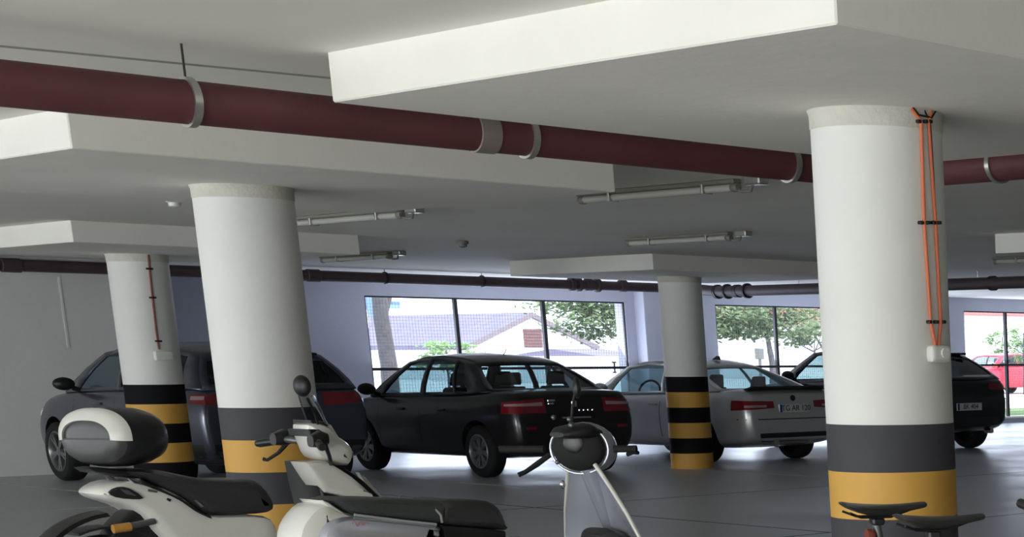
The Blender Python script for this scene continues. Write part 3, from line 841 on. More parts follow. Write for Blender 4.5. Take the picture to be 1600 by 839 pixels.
# ------------------------------------------------------------------ black SUV (far right, behind the cabled column)
SUV2 = dict(SUV); SUV2.update(L=4.46, R=0.345, wy=0.81, axles=(0.86, 3.53), hw=[(0, .78), (.06, .84), (.26, .905), (.7, .925), (3.4, .93), (4.05, .89), (4.28, .80), (4.42, .64), (4.46, .54)], plate=(0.0, .68, 'BK 404'), glass_of={'quarter': M['glass_dark'], 'rear_window': M['glass_dark']}, rear_rows=(.16, .84))
SUV2['cols'] = [(.12, .75, 'frame')] + SUV['cols'][2:]
SUV2['cols'][1] = (.80, 1.02, 'frame')
SUV2['roof_z'] = [(.6, 1.40), (1.0, 1.49), (1.6, 1.55), (2.2, 1.55), (2.65, 1.48)]
A = make_car(SUV2, car_paint('black_suv_paint', (22, 23, 30), 0.2, 0.25), 'black SUV parked behind the thick cabled column at right', 'car', (20.15, 20.72, 0), PI / 2)
fan, t = A['fan'], A['t']
for s in (1, -1):
    fan('tail_lamp', .40, s * .45, s * 0, s * 70, lambda u: .93, lambda u: 1.03, M['red_lens'], 8, 3)
    fan('lamp_trim', .40, s * .45, s * 40, s * 74, lambda u: .80 - .05 * u, lambda u: .86 - .03 * u, M['chrome'], 6, 1, .014)
fan('bumper_trim', .7, 0, -66, 66, .36, .52, M['black_plastic'], 16, 3, .010)
link('roof_spoiler', new_box(.60, .92, -.56, .56, 1.455, 1.49, bevel=.015, seg=2), M['black_plastic'], t, True)
link('exhaust_pipe', new_lathe([(.04, -.08), (.042, .05), (.036, .05), (.034, -.02)], 'X', (.12, -.5, .30), 18), M['chrome'], t, True)

# ================================================================== TWO-WHEELERS
def px(pts, Y):
    """an outline read off the photo in the lengthwise plane Y, as (x, z)"""
    return [(q.x, q.z) for q in (at_y(x, y, Y) for x, y in pts)]
def shell(sections, m=14):
    """loft of rounded sections: (x, y, z, half width, half height, power)"""
    rings = []
    for x, y, z, a, b, e in sections:
        r = []
        for k in range(2 * m):
            t = 2 * PI * k / (2 * m)
            c, s = math.cos(t), math.sin(t)
            r.append((x, y + a * math.copysign(abs(c) ** (2 / e), c), z + b * math.copysign(abs(s) ** (2 / e), s)))
        rings.append(r)
    return loft(bmesh.new(), rings)
def disc_wheel(parent, x, y, R, W, m_rim, spokes=5, name='wheel'):
    rr = R * 0.66
    w = link(name, new_lathe([(rr, -W * .5), (R * .9, -W * .5), (R, -W * .2), (R, W * .2), (R * .9, W * .5), (rr, W * .5)], 'Y', (0, 0, 0), 40, False), M['rubber'], parent, True, (x, y, R))
    b = bmesh.new()
    lathe(b, [(rr + .002, -W * .42), (rr - .015, -W * .3), (rr - .015, W * .3), (rr + .002, W * .42)], 'Y', (0, 0, 0), 40, False)
    lathe(b, [(.045, -W * .5), (.045, W * .5)], 'Y', (0, 0, 0), 20)
    for k in range(spokes):
        a = 2 * PI * k / spokes
        tube(b, [(.03 * math.cos(a), 0, .03 * math.sin(a)), (rr * math.cos(a), 0, rr * math.sin(a))], [.02, .014], 8)
    link('rim', b, m_rim, w, True)
    return w

M['scooter_white'] = mat('pearl_white_paint', (226, 225, 216), 0.28, 0.0, var=0.02, coat=0.7)
M['scooter_silver'] = mat('silver_scooter_paint', (188, 191, 204), 0.25, 0.55, var=0.03, coat=0.8)
M['seat_black'] = mat('black_seat_vinyl', (52, 52, 54), 0.42, var=0.12, scale=40, bump=0.1, bscale=180)
M['seat_grey'] = mat('grey_black_seat_vinyl', (60, 63, 63), 0.5, var=0.12, scale=40, bump=0.1, bscale=180)
M['case_grey'] = mat('dark_grey_case_plastic', (66, 67, 66), 0.4, var=0.08, scale=20)
M['case_black'] = mat('black_case_plastic', (34, 35, 36), 0.35, var=0.1, scale=20)
M['grey_metal'] = mat('dull_grey_metal', (112, 114, 112), 0.4, 0.7, var=0.1)
M['orange_can'] = mat('orange_shock_can', (206, 150, 70), 0.35, 0.3, var=0.06)
M['strip'] = mat('bright_trim_strip', (200, 202, 206), 0.35, 0.4, var=0.03)
M['script_red'] = mat('faded_red_script', (176, 92, 108), 0.4, var=0.05)
M['piping'] = mat('grey_seat_piping', (140, 142, 138), 0.5, var=0.05)

# ------------------------------------------------------------------ white maxi scooter with a top case
YC = 10.05                     # its lengthwise middle plane
YN = YC - 0.16                 # its right-hand side, the one seen
t = thing('scooter', 'white scooter with black top case and small fly screen, parked by the left column', 'scooter', (0, YC, 0))
def W(outline, hw, bev, y=0.0, k=0, plane=YN): return puff(px(outline, plane), y, hw, bev, k)
disc_wheel(t, 3.86, 0, 0.30, 0.13, M['grey_metal'])
fw = disc_wheel(t, 5.27, 0, 0.30, 0.11, M['grey_metal'])
# rear body
link('tail_cowl', W([(162, 769), (180, 757), (206, 752), (236, 758), (262, 764), (292, 779), (318, 799), (345, 806), (400, 805), (428, 812), (440, 840), (436, 880), (330, 885), (278, 862), (262, 842), (248, 828), (232, 806), (205, 791), (178, 783), (165, 777)], .155, .035, 0, 2), M['scooter_white'], t, True)
link('lower_cowl', puff([(3.98, .30), (4.05, .52), (4.60, .56), (4.72, .40), (4.68, .24), (4.10, .22)], 0, .15, .03, 2), M['black_plastic'], t, True)
link('floorboard', puff([(4.60, .26), (4.62, .36), (4.95, .36), (5.02, .40), (5.02, .28), (4.95, .24)], 0, .19, .03), M['black_plastic'], t, True)
for s in (-1, 1):
    link('tail_lamp', W([(170, 769), (184, 761), (202, 763), (224, 778), (206, 780), (181, 777)], .012, .005, s * .156, 2), M['case_black'], t, True)
    link('lamp_lens', W([(186, 764), (199, 766), (212, 775), (196, 772)], .007, .002, s * .168, 0), M['grey_metal'], t, True)
    link('side_letters', W([(232, 764), (246, 767), (246, 770), (232, 768)], .004, .001, s * .1565), M['grey_metal'], t)
    link('side_badge', W([(262, 778), (268, 780), (266, 784), (261, 781)], .004, .001, s * .1565), M['black_plastic'], t)
    link('seat_trim', W([(303, 781), (308, 781), (320, 791), (316, 793)], .006, .002, s * .15), M['chrome'], t)
    link('grab_handle', W([(203, 748), (212, 747), (226, 756), (216, 759)], .010, .004, s * .125, 1), M['chrome'], t, True)
# rear mudguard, hugger and shock
b = bmesh.new()
rings = []
for k in range(13):
    a = math.radians(100 + 70 * k / 12); r = .355 + .05 * (k / 12)
    x, z = 3.93 + r * math.cos(a) * 1.05, .36 + r * math.sin(a) * 1.0
    rings.append([(x, -.085, z), (x - .01, 0, z + .012), (x, .085, z), (x + .015, .08, z - .018), (x + .012, 0, z - .008), (x + .015, -.08, z - .018)])
loft(b, rings); link('rear_mudguard', b, M['black_plastic'], t, True)
b = bmesh.new(); rings = []
for k in range(13):
    a = math.radians(8 + 105 * k / 12); r = .335
    x, z = 3.86 + r * math.cos(a), .31 + r * math.sin(a)
    rings.append([(x, -.08, z), (x, .08, z), (x * .99 + 3.86 * .01, .08, z - .012), (x * .99 + 3.86 * .01, -.08, z - .012)])
loft(b, rings); link('wheel_hugger', b, M['case_black'], t, True)
q = at_y(178, 827, YN); q2 = at_y(205, 823, YN)
sh = link('shock_canister', new_tube([(q.x, -.15, q.z), (q2.x, -.15, q2.z)], .022, 14), M['orange_can'], t, True)
link('shock_spring', new_tube([(q2.x - .02, -.15, q2.z + .0), (4.05, -.14, .66)], .016, 10), M['grey_metal'], t, True)
link('exhaust', shell([(3.55, -.2, .33, .05, .06, 3), (3.6, -.2, .34, .07, .08, 3), (4.1, -.2, .30, .06, .07, 3), (4.2, -.19, .28, .02, .02, 2)]), M['grey_metal'], t, True)
link('engine', shell([(3.95, .02, .32, .06, .08, 3), (4.0, .02, .34, .12, .13, 3), (4.4, .02, .34, .12, .12, 3), (4.5, .02, .36, .06, .06, 3)]), M['grey_metal'], t, True)
link('inner_fender', W([(207, 792), (232, 808), (250, 830), (264, 848), (262, 880), (215, 862), (180, 845), (162, 840), (172, 818), (190, 800)], .075, .012, 0, 1, YC), M['black_plastic'], t, True)
# seat
link('seat', W([(202, 737), (222, 733), (258, 736), (300, 745), (345, 750), (386, 749), (410, 756), (427, 778), (430, 796), (404, 803), (332, 804), (311, 795), (285, 776), (250, 760), (222, 747)], .155, .045, 0, 2, YN + .02), M['seat_black'], t, True)
link('seat_base', W([(222, 748), (250, 762), (285, 778), (312, 797), (332, 806), (332, 812), (306, 800), (280, 783), (246, 767), (222, 755)], .15, .01, 0, 1), M['black_plastic'], t, True)
# rack and top case
rk = link('rack', W([(150, 733), (166, 731), (240, 738), (250, 746), (226, 749), (196, 745), (160, 740)], .10, .012, 0, 1), M['black_plastic'], t, True)
BX, BZ = 3.985, 1.072
tc = thing('top_case', 'rounded black top case with a white arch, on the rack of the white scooter', 'luggage case', (BX, YC, BZ), math.radians(25))
secs = [(-.155, .135, .085), (-.147, .160, .112), (-.125, .186, .132), (-.08, .204, .142), (.0, .21, .146), (.07, .204, .14), (.12, .186, .125), (.148, .155, .10), (.158, .115, .07)]
link('case_shell', shell([(x, 0, 0, a, c, 2.35) for x, a, c in secs], 18), M['case_black'], tc, True)
link('back_cover', shell([(-.175, 0, -.006, .10, .06, 2.5), (-.170, 0, -.006, .14, .092, 2.3), (-.155, 0, -.006, .166, .112, 2.35), (-.115, 0, -.006, .188, .124, 2.35)], 18), M['case_grey'], tc, True)
link('lid_seam', shell([(-.180, 0, -.004, .14, .004, 4), (-.135, 0, -.004, .187, .005, 4), (-.05, 0, -.004, .211, .005, 4), (.07, 0, -.004, .207, .005, 4), (.15, 0, -.004, .155, .005, 4)], 14), M['black_plastic'], tc, True)
# white arch: wraps the upper rim of the rear face
b = bmesh.new(); rings = []
for k in range(25):
    th = PI * (-0.02 + 1.04 * k / 24)
    c, s = math.cos(th), math.sin(th)
    def pe(a, h, e=2.35): return (a * math.copysign(abs(c) ** (2 / e), c), h * math.copysign(abs(s) ** (2 / e), s))
    i0, i1, i2, i3 = pe(.135, .086), pe(.170, .120), pe(.208, .147), pe(.216, .153)
    rings.append([(-.182, i0[0], i0[1]), (-.16, i1[0] * 1.03, i1[1] * 1.03), (-.140, i2[0] * .925, i2[1] * .94), (-.118, i3[0] * .935, i3[1] * .94), (-.118, i3[0] * .89, i3[1] * .89), (-.14, i1[0] * .9, i1[1] * .9), (-.165, i0[0], i0[1] * .95)])
loft(b, rings); link('white_arch', b, M['scooter_white'], tc, True)
# front: leg shield, white apron panels, steering head
link('leg_shield', W([(466, 722), (478, 720), (492, 745), (506, 769), (520, 782), (512, 800), (492, 842), (470, 900), (456, 900), (478, 842), (484, 800), (474, 760)], .17, .02, 0, 1, YC), M['black_plastic'], t, True)
link('front_apron', W([(474, 722), (507, 720), (528, 732), (548, 745), (568, 762), (581, 777), (546, 778), (506, 769), (490, 748)], .09, .018, -.105, 1, YC - .17), M['scooter_white'], t, True)
link('front_grille', W([(506, 721), (530, 728), (562, 750), (592, 779), (560, 779), (540, 750)], .06, .01, .02, 0, YC), M['black_plastic'], t, True)
link('apron_edge', W([(560, 738), (572, 746), (600, 779), (588, 780), (573, 757)], .02, .006, .10, 0, YC + .08), M['scooter_white'], t, True)
link('front_fork', new_tube([(5.0, 0, .9), (5.14, 0, .62), (5.27, 0, .30)], .035, 12), M['grey_metal'], t, True)
b = bmesh.new(); rings = []
for k in range(13):
    a = math.radians(15 + 130 * k / 12); r = .335
    x, z = 5.27 + r * math.cos(a), .31 + r * math.sin(a)
    rings.append([(x, -.07, z - .03), (x, -.04, z), (x, .04, z), (x, .07, z - .03), (x, 0, z - .035)])
loft(b, rings); link('front_mudguard', b, M['scooter_white'], t, True)
hd = link('headset', W([(481, 664), (497, 661), (513, 667), (526, 680), (540, 690), (549, 700), (550, 714), (543, 727), (522, 724), (498, 714), (489, 698), (483, 682)], .11, .035, -.02, 2, YC - .10), M['scooter_white'], t, True)
link('headset_slot', W([(480, 671), (497, 670), (508, 676), (509, 681), (497, 683), (482, 682)], .115, .012, -.02, 1, YC - .12), M['black_plastic'], hd, True)
link('headlamp', W([(536, 693), (545, 696), (553, 707), (551, 716), (545, 712)], .085, .012, -.02, 1, YC - .10), M['clear_lens'], hd, True)
link('screen_mount', W([(513, 661), (522, 664), (533, 682), (527, 684), (517, 671)], .05, .012, -.03, 1, YC - .10), M['scooter_white'], hd, True)
link('dashboard', W([(478, 656), (500, 658), (508, 664), (500, 672), (480, 668)], .10, .015, 0, 1, YC - .05), M['black_plastic'], t, True)
# handlebar with grips, levers, mirrors
hb = at_y(484, 690, YC)
for s, nm in ((-1, 'right'), (1, 'left')):
    x0, z0 = hb.x - .02, hb.z + .02
    link('handlebar', new_tube([(x0 + .02, s * .05, z0 - .02), (x0 - .02, s * .16, z0 - .01), (x0 - .05, s * .24, z0 - .02)], .02, 10), M['grey_metal'], t, True)
    link('grip', new_tube([(x0 - .045, s * .22, z0 - .02), (x0 - .085, s * .335, z0 - .035), (x0 - .09, s * .35, z0 - .036)], [.02, .021, .017], 12), M['black_plastic'], t, True)
    link('switch_box', shell([(x0 - .075, s * .20, z0 - .01, .035, .03, 3), (x0 - .02, s * .19, z0 + .0, .04, .045, 3), (x0 + .02, s * .18, z0, .03, .03, 3)], 8), M['case_black'], t, True)
    link('brake_lever', new_tube([(x0 - .0, s * .2, z0 - .03), (x0 - .02, s * .27, z0 - .085), (x0 - .05, s * .34, z0 - .125), (x0 - .06, s * .36, z0 - .12)], [.012, .010, .009, .011], 8), M['black_plastic'], t, True)
# the mirror the photo shows
mp = at_y(472, 603, YC - .22); ms = at_y(497, 662, YC - .12); mm = at_y(480, 622, YC - .21)
mr = link('mirror_stem', new_tube([(ms.x, -.12, ms.z), (at_y(492, 645, YC - .18).x, -.18, at_y(492, 645, YC - .18).z), (mm.x, -.21, mm.z)], .007, 8), M['black_plastic'], t, True)
link('mirror', (lambda b: (ellipsoid(b, (mp.x, -.22, mp.z), .030, .050, .056, 18, 12, Matrix.Rotation(math.radians(20), 3, 'Z')), b)[1])(bmesh.new()), M['black_plastic'], t, True)
# small fly screen, seen nearly edge on
a0, a1 = at_y(529, 672, YC - .1), at_y(505, 618, YC - .1)
b = bmesh.new(); rings = []
for k in range(7):
    u = k / 6; x = a0.x + (a1.x - a0.x) * u; z = a0.z + (a1.z - a0.z) * u; w = .095 - .035 * u * u
    rings.append([(x - .05 * (v * v), w * v, z) for v in (-1, -.6, -.2, .2, .6, 1)] + [(x - .05 * (v * v) - .004, w * v, z) for v in (1, .6, .2, -.2, -.6, -1)])
loft(b, rings); link('fly_screen', b, M['screen'], t, True)
e = []
for s in (-1, 1):
    link('screen_edge', new_tube([(a0.x + (a1.x - a0.x) * k / 6 - .05, s * (.095 - .035 * (k / 6) ** 2), a0.z + (a1.z - a0.z) * k / 6) for k in range(7)], .004, 6), M['grey_metal'], t, True)

# ------------------------------------------------------------------ silver classic scooter
YV = 8.2
YW_ = YV - .17
t = thing('scooter', 'silver classic scooter with long dark seat in the foreground middle', 'scooter', (0, YV, 0))
def V(outline, hw, bev, y=0.0, k=0, plane=YW_): return puff(px(outline, plane), y, hw, bev, k)
disc_wheel(t, 4.25, 0, 0.235, 0.12, M['grey_metal'])
disc_wheel(t, 5.62, 0, 0.235, 0.12, M['grey_metal'])
# rear body: white rounded tail with silver side cowls
link('rear_body', V([(476, 850), (480, 826), (492, 806), (510, 790), (530, 790), (560, 803), (690, 819), (700, 840), (690, 905), (600, 925), (500, 915), (476, 880)], .125, .05, 0, 2), M['scooter_white'], t, True)
for s in (-1, 1):
    link('side_cowl', V([(505, 846), (512, 824), (530, 812), (560, 808), (620, 814), (686, 822), (690, 832), (680, 870), (640, 905), (560, 912), (512, 890)], .06, .045, s * .125, 2), M['scooter_silver'], t, True)
    link('cowl_strip', new_tube([(q.x, s * .135, q.z) for q in (at_y(x, y, YW_) for x, y in ((560, 805), (600, 810), (640, 815), (688, 820)))], .0065, 8), M['strip'], t, True)
    # small red script mark on the side cowl
    q0 = at_y(566, 816.5, YW_ - .03)
    pts = []
    for k in range(25):
        u = k / 24
        pts.append((q0.x - .035 + .07 * u, s * .1875, q0.z - .004 + .012 * math.sin(u * 5.2 * PI) * (1.2 - u)))
    link('side_script', new_tube(pts, .0018, 6), M['script_red'], t, True)
link('tail_highlight', V([(514, 783), (528, 786), (558, 806), (552, 810), (530, 800)], .10, .012, 0, 1), M['scooter_white'], t, True)  # highlight on the seat's rear edge, built as a white piece
link('tail_lamp', new_box(3.905, 3.96, -.06, .06, .60, .68, bevel=.015, seg=2), M['red_lens'], t, True)
# seat: rear pad, front pad, strap piping
link('seat', V([(529, 783), (548, 779), (600, 779), (660, 781), (700, 783), (704, 800), (697, 819), (640, 813), (560, 804), (545, 795)], .15, .035, 0, 1, YW_ + .02), M['seat_grey'], t, True)
link('rider_seat', V([(690, 783), (730, 781), (766, 783), (784, 794), (793, 812), (797, 825), (792, 829), (762, 824), (694, 819)], .155, .04, 0, 2, YW_ + .02), M['seat_black'], t, True)
link('seat_skirt', V([(690, 820), (760, 825), (792, 830), (794, 842), (788, 870), (700, 870)], .15, .02, 0, 0, YW_ + .02), M['black_plastic'], t, True)
sp = [(624, 778, .10), (622, 780, .0), (631, 786, -.07), (655, 792, -.12), (680, 797, -.145), (689, 806, -.158), (691, 818, -.158)]
link('seat_piping', new_tube([(at_y(x, y, YV + dy).x, dy, at_y(x, y, YV + dy).z + .004) for x, y, dy in sp], .006, 8), M['piping'], t, True)
link('underseat_tunnel', puff([(4.60, .26), (4.66, .60), (4.90, .62), (4.92, .40), (5.05, .30), (5.3, .28), (5.3, .22), (4.6, .2)], 0, .12, .03, 1), M['scooter_silver'], t, True)
link('floorboard', puff([(4.7, .24), (4.7, .285), (5.32, .30), (5.40, .36), (5.44, .33), (5.36, .25)], 0, .21, .02), M['black_plastic'], t, True)
# leg shield: inner face, curved, with bright edge trim
prof = [(.94, 5.318, .105), (.90, 5.326, .138), (.80, 5.350, .20), (.70, 5.372, .26), (.58, 5.398, .315), (.45, 5.408, .34), (.34, 5.40, .33), (.28, 5.36, .27)]
vs_ = [-1, -.8, -.5, 0, .5, .8, 1]
b = bmesh.new(); rings = []
for z, x, w in prof:
    rings.append([(x + .05 * (1 - v * v) - .0, w * v, z) for v in vs_] + [(x + .05 * (1 - v * v) + .018, w * v, z) for v in vs_[::-1]])
loft(b, rings); link('leg_shield', b, M['scooter_silver'], t, True)
for s in (-1, 1):
    link('shield_trim', new_tube([(x + .008, s * w, z) for z, x, w in prof], .011, 10), M['scooter_white'], t, True)
link('glove_box', shell([(5.33, -.05, .56, .10, .03, 3), (5.36, -.05, .54, .17, .085, 3), (5.42, -.05, .50, .19, .11, 3), (5.45, -.05, .48, .19, .11, 3)], 12), M['black_plastic'], t, True)
link('steering_column', new_tube([(5.34, 0, .95), (5.46, 0, .62), (5.60, 0, .26)], .04, 12), M['scooter_silver'], t, True)
b = bmesh.new(); rings = []
for k in range(13):
    a = math.radians(10 + 150 * k / 12); r = .29
    x, z = 5.62 + r * math.cos(a), .24 + r * math.sin(a)
    rings.append([(x, -.085, z - .06), (x, -.06, z), (x, .06, z), (x, .085, z - .06), (x, 0, z - .04)])
loft(b, rings); link('front_mudguard', b, M['scooter_silver'], t, True)
# handlebar head turned to the left: silver shell in front, black instrument dome towards the rider
turn = Matrix.Rotation(math.radians(38), 3, 'Z')
hc = Vector((5.315, 0.0, 1.012))
hs = link('headset', (lambda b: (ellipsoid(b, hc + turn @ Vector((.095, 0, 0)), .11, .152, .128, 24, 14, turn), b)[1])(bmesh.new()), M['scooter_silver'], t, True)
link('instrument_dome', (lambda b: (ellipsoid(b, hc + turn @ Vector((.0, 0, .004)), .050, .130, .112, 24, 14, turn), b)[1])(bmesh.new()), M['rubber'], hs, True)
for dy, dz, r in ((.01, .03, .05),):
    cc = hc + turn @ Vector((-.048, dy, dz))
    link('dial', (lambda b: (ellipsoid(b, cc, .008, r, r, 18, 8, turn), b)[1])(bmesh.new()), M['case_black'], hs, True)
ring = []
for k in range(33):
    a = 2 * PI * k / 32
    ring.append(hc + turn @ Vector((.005, .140 * math.cos(a), .120 * math.sin(a))))
link('dome_ring', new_tube(ring, .007, 8, False), M['scooter_silver'], hs, True)
link('instrument_hood', shell([(5.20, -.0, 1.085, .06, .012, 2.5), (5.24, 0, 1.095, .10, .03, 2.5), (5.34, 0, 1.10, .115, .04, 2.5), (5.40, 0, 1.09, .08, .02, 2.5)], 12), M['black_plastic'], t, True)
for s in (-1, 1):
    d = turn @ Vector((0, s, 0))
    p0 = hc + d * .17; p1 = hc + d * .30; p2 = hc + d * .385
    if s > 0:
        link('grip', new_tube([p0, p1, p2], [.018, .017, .018], 12), M['rubber'], t, True)
        link('brake_lever', new_tube([hc + d * .19 + Vector((.05, 0, -.03)), hc + d * .23 + Vector((.02, 0, -.075)), hc + d * .26 + Vector((-.01, 0, -.11)), hc + d * .28 + Vector((-.03, 0, -.125))], [.013, .014, .011, .012], 8), M['rubber'], t, True)
    else:
        link('grip', new_tube([p0, hc + d * .24, hc + d * .28], [.018, .017, .018], 12), M['rubber'], t, True)
        link('brake_lever', new_tube([hc + d * .18 + Vector((.06, 0, -.03)), hc + d * .22 + Vector((.05, 0, -.02)), hc + d * .26 + Vector((.03, 0, -.02))], [.010, .009, .010], 8), M['rubber'], t, True)
link('lever_tip', (lambda b: (ellipsoid(b, at_y(879, 757, YV) - Vector((0, YV, 0)), .014, .014, .022, 10, 8), b)[1])(bmesh.new()), M['chrome'], t, True)
for x, y, r in ((865, 652, .012), (890, 655, .014), (893, 664, .016), (871, 722, .012)):
    link('knob', (lambda b: (ellipsoid(b, at_y(x, y, YV - .05) - Vector((0, YV, 0)), r, r, r, 10, 8), b)[1])(bmesh.new()), M['grey_metal'], t, True)
q0, q1 = at_y(893, 662, YV), at_y(899, 612, YV)
link('mirror_stem', new_tube([(q0.x, 0, q0.z), ((q0.x + q1.x) / 2 - .005, 0, (q0.z + q1.z) / 2), (q1.x, 0, q1.z)], .007, 8), M['black_plastic'], t, True)
q = at_y(901, 606, YV)
link('mirror', (lambda b: (ellipsoid(b, (q.x, 0, q.z), .020, .04, .052, 14, 10, Matrix.Rotation(math.radians(-25), 3, 'Z')), b)[1])(bmesh.new()), M['black_plastic'], t, True)

# ------------------------------------------------------------------ bicycles (only their saddles rise into the picture)
def bicycle(loc, deg, sz, label, frame_m, saddle_m, lamp=False, bar=True):
    t = thing('bicycle', label, 'bicycle', (loc[0], loc[1], 0), math.radians(deg), 'bicycles by the cabled column')
    R = .335
    for x in (-.36, .68):
        w = link('wheel', (lambda b: (lathe(b, [(R - .03, -.012), (R - .014, -.019), (R, -.008), (R, .008), (R - .014, .019), (R - .03, .012)], 'Y', (0, 0, 0), 40, False), b)[1])(bmesh.new()), M['rubber'], t, True, (x, 0, R))
        b = bmesh.new(); lathe(b, [(R - .03, -.01), (R - .042, -.008), (R - .042, .008), (R - .03, .01)], 'Y', (0, 0, 0), 40, False)
        for k in range(12):
            a = 2 * PI * k / 12; tube(b, [(0, .02 * (-1) ** k, 0), ((R - .035) * math.cos(a), 0, (R - .035) * math.sin(a))], .0018, 4)
        lathe(b, [(.02, -.03), (.02, .03)], 'Y', (0, 0, 0), 12)
        g = link('rim', b, M['grey_metal'], w, True); g['kind'] = 'stuff'
    bb = Vector((.08, 0, .29)); st = Vector((-.06, 0, .80)); hd0 = Vector((.50, 0, .62)); hd1 = Vector((.49, 0, .84))
    for a, c, r in ((bb, st, .018), (bb, hd0, .02), (st + Vector((.005, 0, -.04)), hd1 + Vector((.01, 0, -.05)), .018), (hd0, hd1, .022)):
        link('frame_tube', new_tube([a, c], r, 12), frame_m, t, True)
    for s in (-1, 1):
        link('chain_stay', new_tube([bb + Vector((0, s * .03, 0)), Vector((-.36, s * .06, R))], .009, 8), frame_m, t, True)
        link('seat_stay', new_tube([st + Vector((.01, s * .015, -.06)), Vector((-.36, s * .06, R))], .008, 8), frame_m, t, True)
        link('fork_blade', new_tube([hd0 + Vector((.005, s * .03, -.01)), Vector((.58, s * .05, .5)), Vector((.68, s * .055, R))], .011, 8), frame_m, t, True)
        link('crank', new_tube([bb + Vector((0, s * .06, 0)), bb + Vector((s * .16, s * .09, -s * .05))], .010, 8), M['grey_metal'], t, True)
        link('pedal', new_box(bb.x + s * .16 - .045, bb.x + s * .16 + .045, s * .14 - .045, s * .14 + .045, bb.z - s * .05 - .012, bb.z - s * .05 + .012, bevel=.004, seg=1), M['black_plastic'], t)
    link('chainring', new_lathe([(.085, -.003), (.085, .003)], 'Y', (bb.x, -.05, bb.z), 24), M['grey_metal'], t, True)
    link('seat_post', new_tube([st + Vector((.005, 0, -.03)), Vector((-.085, 0, sz - .045))], .0135, 12), M['grey_metal'], t, True)
    link('seat_clamp', new_box(-.10, -.06, -.025, .025, sz - .06, sz - .035, bevel=.006, seg=1), M['black_plastic'], t)
    # saddle: wide rounded tail, long nose, flat top
    sec = [(-.195, .050, .010, .010), (-.187, .066, .008, .018), (-.155, .074, .003, .030), (-.11, .066, -.002, .042), (-.06, .046, -.005, .042), (.0, .032, -.005, .032), (.05, .026, -.002, .026), (.078, .022, .0, .024), (.09, .013, -.003, .016)]
    rings = []
    for x, w, dz, h in sec:
        zt = sz + .012 + dz + 0.0
        rings.append([(x, w * v, zt - .010 * abs(v) ** 2) for v in (-1, -.6, 0, .6, 1)] + [(x, w * .92, zt - h * .7), (x, w * .5, zt - h), (x, 0, zt - h * .9), (x, -w * .5, zt - h), (x, -w * .92, zt - h * .7)])
    sd = link('saddle', loft(bmesh.new(), rings), saddle_m, t, True)
    so = sd.modifiers.new('s', 'SUBSURF'); so.levels = 1; so.render_levels = 1
    for s in (-1, 1):
        link('saddle_rail', new_tube([(-.18, s * .045, sz - .015), (-.14, s * .025, sz - .032), (-.04, s * .022, sz - .034), (.05, s * .01, sz - .008)], .004, 8), M['black_plastic'], sd, True)
    if lamp:
        link('rear_reflector', new_lathe([(.024, -.012), (.026, 0), (.020, .012)], 'X', (-.105, .0, sz - .095), 16), mat('bicycle_reflector', (128, 62, 50), 0.3, var=0.1), t, True)
    if bar:
        link('handlebar_stem', new_tube([hd1, hd1 + Vector((-.01, 0, .06)), hd1 + Vector((.06, 0, .10))], .014, 10), M['black_plastic'], t, True)
        c = hd1 + Vector((.06, 0, .10))
        link('handlebar', new_tube([c + Vector((-.05, -.19, .02)), c + Vector((0, -.12, .0)), c, c + Vector((0, .12, 0)), c + Vector((-.05, .19, .02))], .0125, 10), M['black_plastic'], t, True)
        for s in (-1, 1):
            link('grip', new_tube([c + Vector((-.045, s * .11, .006)), c + Vector((-.06, s * .195, .02))], .017, 12), M['black_plastic'], t, True)
            link('brake_lever', new_tube([c + Vector((-.03, s * .10, 0)), c + Vector((.03, s * .11, -.02)), c + Vector((.0, s * .18, -.03))], .006, 6), M['grey_metal'], t, True)
    return t
fr_a = mat('bicycle_black_frame', (30, 30, 33), 0.35, var=0.05, coat=0.5)
fr_b = mat('bicycle_red_frame', (150, 80, 70), 0.35, var=0.05, coat=0.5)
sad = mat('bicycle_saddle_vinyl', (38, 40, 38), 0.4, var=0.1, bump=0.1, bscale=200)
bicycle((4.115, 4.57), -25, .985, 'bicycle whose saddle is further left in front of the cabled column', fr_a, sad, True)
bicycle((3.985, 4.17), -25, .975, 'bicycle whose saddle is the right one, overlapping the column edge', fr_b, sad)

# ================================================================== OUTSIDE THE WINDOWS
GZ = 0.08
M['paving'] = mat('pale_paving', (206, 204, 200), 0.9, var=0.1, scale=0.4)
M['grass'] = mat('grass', (96, 122, 70), 0.95, var=0.3, scale=6)
M['plaster'] = mat('white_plaster', (238, 236, 232), 0.9, var=0.03, scale=0.5)
M['roof_grey'] = mat('lilac_grey_roof', (112, 108, 130), 0.8, var=0.12, scale=1.2)
M['roof_red'] = mat('red_tile_roof', (176, 84, 80), 0.8, var=0.12, scale=2)
M['shutter'] = mat('brown_shutter', (104, 76, 78), 0.7, var=0.1)
M['far_pane'] = mat('far_window_pane', (176, 184, 200), 0.3, var=0.05)
M['barge'] = mat('grey_barge_board', (112, 104, 112), 0.8, var=0.08)
M['blue_tower'] = mat('pale_blue_facade', (112, 140, 190), 0.8, var=0.05)
M['leaf'] = mat('tree_leaf', (98, 116, 80), 0.7, var=0.35, scale=1.6)
M['leaf2'] = mat('shrub_leaf', (112, 142, 92), 0.7, var=0.3, scale=2)
M['bark'] = mat('tree_bark', (84, 82, 86), 0.9, var=0.25, scale=5, bump=0.4, bscale=14)
bm = bmesh.new(); box(bm, -60, 260, YW + 0.36, 330, GZ - 0.3, GZ)
struct(link('ground', bm, M['paving']))
bm = bmesh.new(); box(bm, 27.0, 42.0, YW + 0.6, 33.6, GZ - 0.02, GZ + 0.04)
struct(link('grass_verge', bm, M['grass']))

